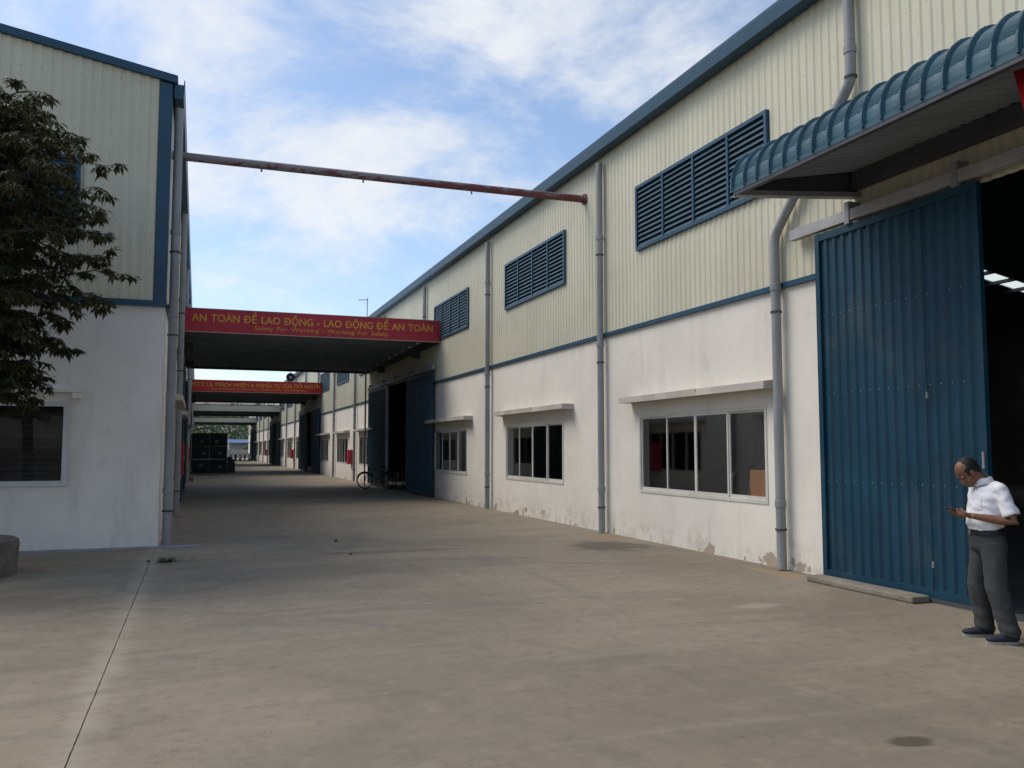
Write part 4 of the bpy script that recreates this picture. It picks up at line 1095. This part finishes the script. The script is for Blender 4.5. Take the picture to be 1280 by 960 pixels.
# --- shirt
b = MB()
tor = [P3(0, .035, .95), P3(0, .04, .99), P3(0, .03, 1.12), P3(0, .015, 1.24), P3(0, .0, 1.315), P3(0, .012, 1.352)]
b.tube(tor, [.160, .182, .182, .186, .166, .085], 28, sq=[(1.0, .74), (1.0, .78), (1.0, .76), (1.02, .72), (1.02, .64), (1, .85)])
for sh, el in ((SHL, ELL_), (SHR, ELR)):
    inn = Vector((sh.x * .45, sh.y, 1.322))
    e1 = sh.lerp(el, .80)
    b.tube([inn, sh + Vector((0, 0, .005)), sh.lerp(el, .3), sh.lerp(el, .6), e1], [.05, .058, .062, .068, .075], 18); b.ell(sh + Vector((0, 0, .0)), (.059,) * 3)
def shirt_fold(c):
    k = noise.noise(Vector((c.x * 9, c.y * 9, c.z * 14))) * .010 + noise.noise(Vector((c.x * 20 + c.z * 16, c.y * 18, c.z * 24))) * .006
    if c.z < 1.02: k += .006 * math.sin(c.z * 95 + 3 * noise.noise(Vector((c.x * 8, c.y * 8, 2)))) * (1.02 - c.z) / .1
    return k
shirt = remesh(b, 'shirt', 'shirt_white', .009, 4, fold=shirt_fold)
# collar: two folded wings around the neck
m = MB(); nC = 22
for i in range(nC + 1):
    t = R(-160 + 320 * i / nC)      # around the neck, open at the front
    ln = .036 + .032 * (abs(t) / R(160)) ** 3
    dx, dy = math.sin(t), math.cos(t)        # t=0 at the nape (+Y is behind)
    base = Vector((0, -.04, 1.382)) + Vector((dx * .066, dy * .066, .008 * math.cos(t)))
    top = base + Vector((dx * .004, dy * .004, .016)); low = base + Vector((dx * .026, dy * .026, -ln + .008))
    m.v += [tuple(base + Vector((0, 0, -.02))), tuple(top), tuple(low)]
for i in range(nC): a = 3 * i; m.f += [(a, a + 3, a + 4, a + 1), (a + 1, a + 4, a + 5, a + 2)]
cl = m.build('collar', 'shirt_white', MAN, local=True, smooth=True); cl.modifiers.new('t', 'SOLIDIFY').thickness = .004
# pocket, placket
m = MB(); G = 7
for i in range(G):
    for j in range(G):
        u, v = i / (G - 1), j / (G - 1); zb_ = 1.135 - .014 * (1 - abs(2 * u - 1))
        m.v.append(tuple(P3(.045 + .085 * u, .145 - .02 * u, zb_ + (1.235 - zb_) * v)))
for i in range(G - 1):
    for j in range(G - 1): q = i * G + j; m.f.append((q, q + G, q + G + 1, q + 1))
pk_ = m.build('pocket', 'shirt_white', MAN, local=True); sw = pk_.modifiers.new('w', 'SHRINKWRAP'); sw.target = shirt; sw.offset = .003; sw.wrap_mode = 'ABOVE_SURFACE'
pk_.modifiers.new('t', 'SOLIDIFY').thickness = .004
# --- trousers
b = MB()
b.tube([P3(0, .025, .955), P3(0, .028, .9), P3(0, .02, .82), P3(0, .02, .77)], [.160, .170, .178, .16], 24, sq=[(1, .78), (1, .8), (1, .82), (1, .8)])
for h_, k_, a_ in ((HIPL, KNL, ANL), (HIPR, KNR, ANR)):
    b.tube([h_ + Vector((0, 0, -.02)), h_.lerp(k_, .4), k_, k_.lerp(a_, .55), a_ + Vector((0, -.005, .02)), a_ + Vector((0, -.008, -.02))], [.108, .1, .086, .08, .08, .082], 20)
def tr_fold(c):
    k = noise.noise(Vector((c.x * 10, c.y * 10, c.z * 6))) * .009 + noise.noise(Vector((c.x * 25 + c.z * 9, c.y * 22, c.z * 13))) * .004
    if c.z < .3: k += .008 * math.sin(c.z * 62 + 4 * noise.noise(Vector((c.x * 9, c.y * 9, 1)))) * (.3 - c.z) / .3
    return k
remesh(b, 'trousers', 'trouser_grey', .009, 4, fold=tr_fold)
# belt
m = MB(); nB = 36
for z, o_ in ((.91, .004), (.952, .004), (.952, -.01), (.91, -.01)):
    for i in range(nB):
        t = 2 * math.pi * i / nB; m.v.append((math.cos(t) * (.172 + o_), -.028 + math.sin(t) * (.138 + o_), z))
for k in range(4):
    for i in range(nB): m.f.append((k * nB + i, k * nB + (i + 1) % nB, ((k + 1) % 4) * nB + (i + 1) % nB, ((k + 1) % 4) * nB + i))
bt = m.build('belt', 'belt_black', MAN, local=True)
B(-.022, .022, -.176, -.17, .907, .955).build('buckle', 'chrome', bt, local=True)
# hair: cap over the rear crown, receded at the front
b = MB(); b.ell(hp(0, -.04, .034), (.0775, .084, .087), HT, 20, 14); b.ell(hp(0, -.066, -.02), (.067, .046, .06), HT, 16, 10)
for sx in (-1, 1): b.ell(hp(sx * .052, -.008, .03), (.025, .05, .042), HT, 14, 10)
hr = remesh(b, 'hair', 'hair', .006, 3, fold=lambda c: .002 * noise.noise(c * 70))
m = MB()
for sx in (-1, 1): m.ell(hp(sx * .066, .024, .008), (.007, .012, .026), HT, 8, 6)
m.build('sideburn', 'hair', MAN, local=True, smooth=True)
m = MB()
for sx in (-1, 1): m.ell(hp(sx * .03, .0855, .014), (.017, .005, .004), HT, 10, 6)
m.build('eyebrow', 'hair', MAN, local=True, smooth=True)
m = MB()
for sx in (-1, 1): m.ell(hp(sx * .03, .069, -.008), (.011, .007, .0035), HT, 10, 6)
m.build('eye', 'hair', MAN, local=True, smooth=True)
# shoes
for nm, a_, ft in (('l', P3(.15, -.06, 0), .0), ('r', P3(-.15, .0, 0), .0)):
    b = MB(); ax, ay = a_.x, a_.y
    b.ell((ax, ay + .02, .06), (.04, .06, .05)); b.ell((ax, ay - .05, .052), (.043, .08, .042)); b.ell((ax, ay - .13, .042), (.046, .075, .03)); b.ell((ax, ay + .0, .09), (.04, .05, .03))
    sh = remesh(b, 'shoe', 'shoe_navy', .007, 5)
    m = MB(); P = []
    for i in range(28):
        t = 2 * math.pi * i / 28; yy = math.cos(t); wd = .039 + .008 * (yy > 0) * -1 + .006 * math.sin(t * .5)
        P.append((ax + math.sin(t) * wd, ay - .062 - .0 + yy * .14, 0))
    q = MB(); q.prism([(x, y, .001) for x, y, z in P], (0, 0, .022)); q.build('sole', 'sole_white', sh, local=True)
    q = MB()
    for i in range(4): q.tube([(ax - .022, ay - .04 - .022 * i, .094 - .007 * i), (ax + .022, ay - .05 - .022 * i, .094 - .007 * i)], .0035, 5)
    q.build('lace', 'shoe_navy', sh, local=True)
# phone
pm = Matrix.Rotation(R(-113.7), 4, 'Z')
wp = Vector((6.515, 5.66, 0)) + (pm @ P3(.015, .3, 1.115))
PHN = thing('phone', 'dark smartphone held in the hands of the man', 'phone', wp, R(-113.7)); PHN.rotation_euler = Euler((R(-16), R(0), R(-113.7)), 'XYZ')
B(-.036, .036, -.075, .075, -.004, .004).build('case', 'phone_black', PHN, local=True, bevel=.003)
B(-.033, .033, -.068, .068, .0042, .0052).build('screen', 'phone_black', PHN, local=True)
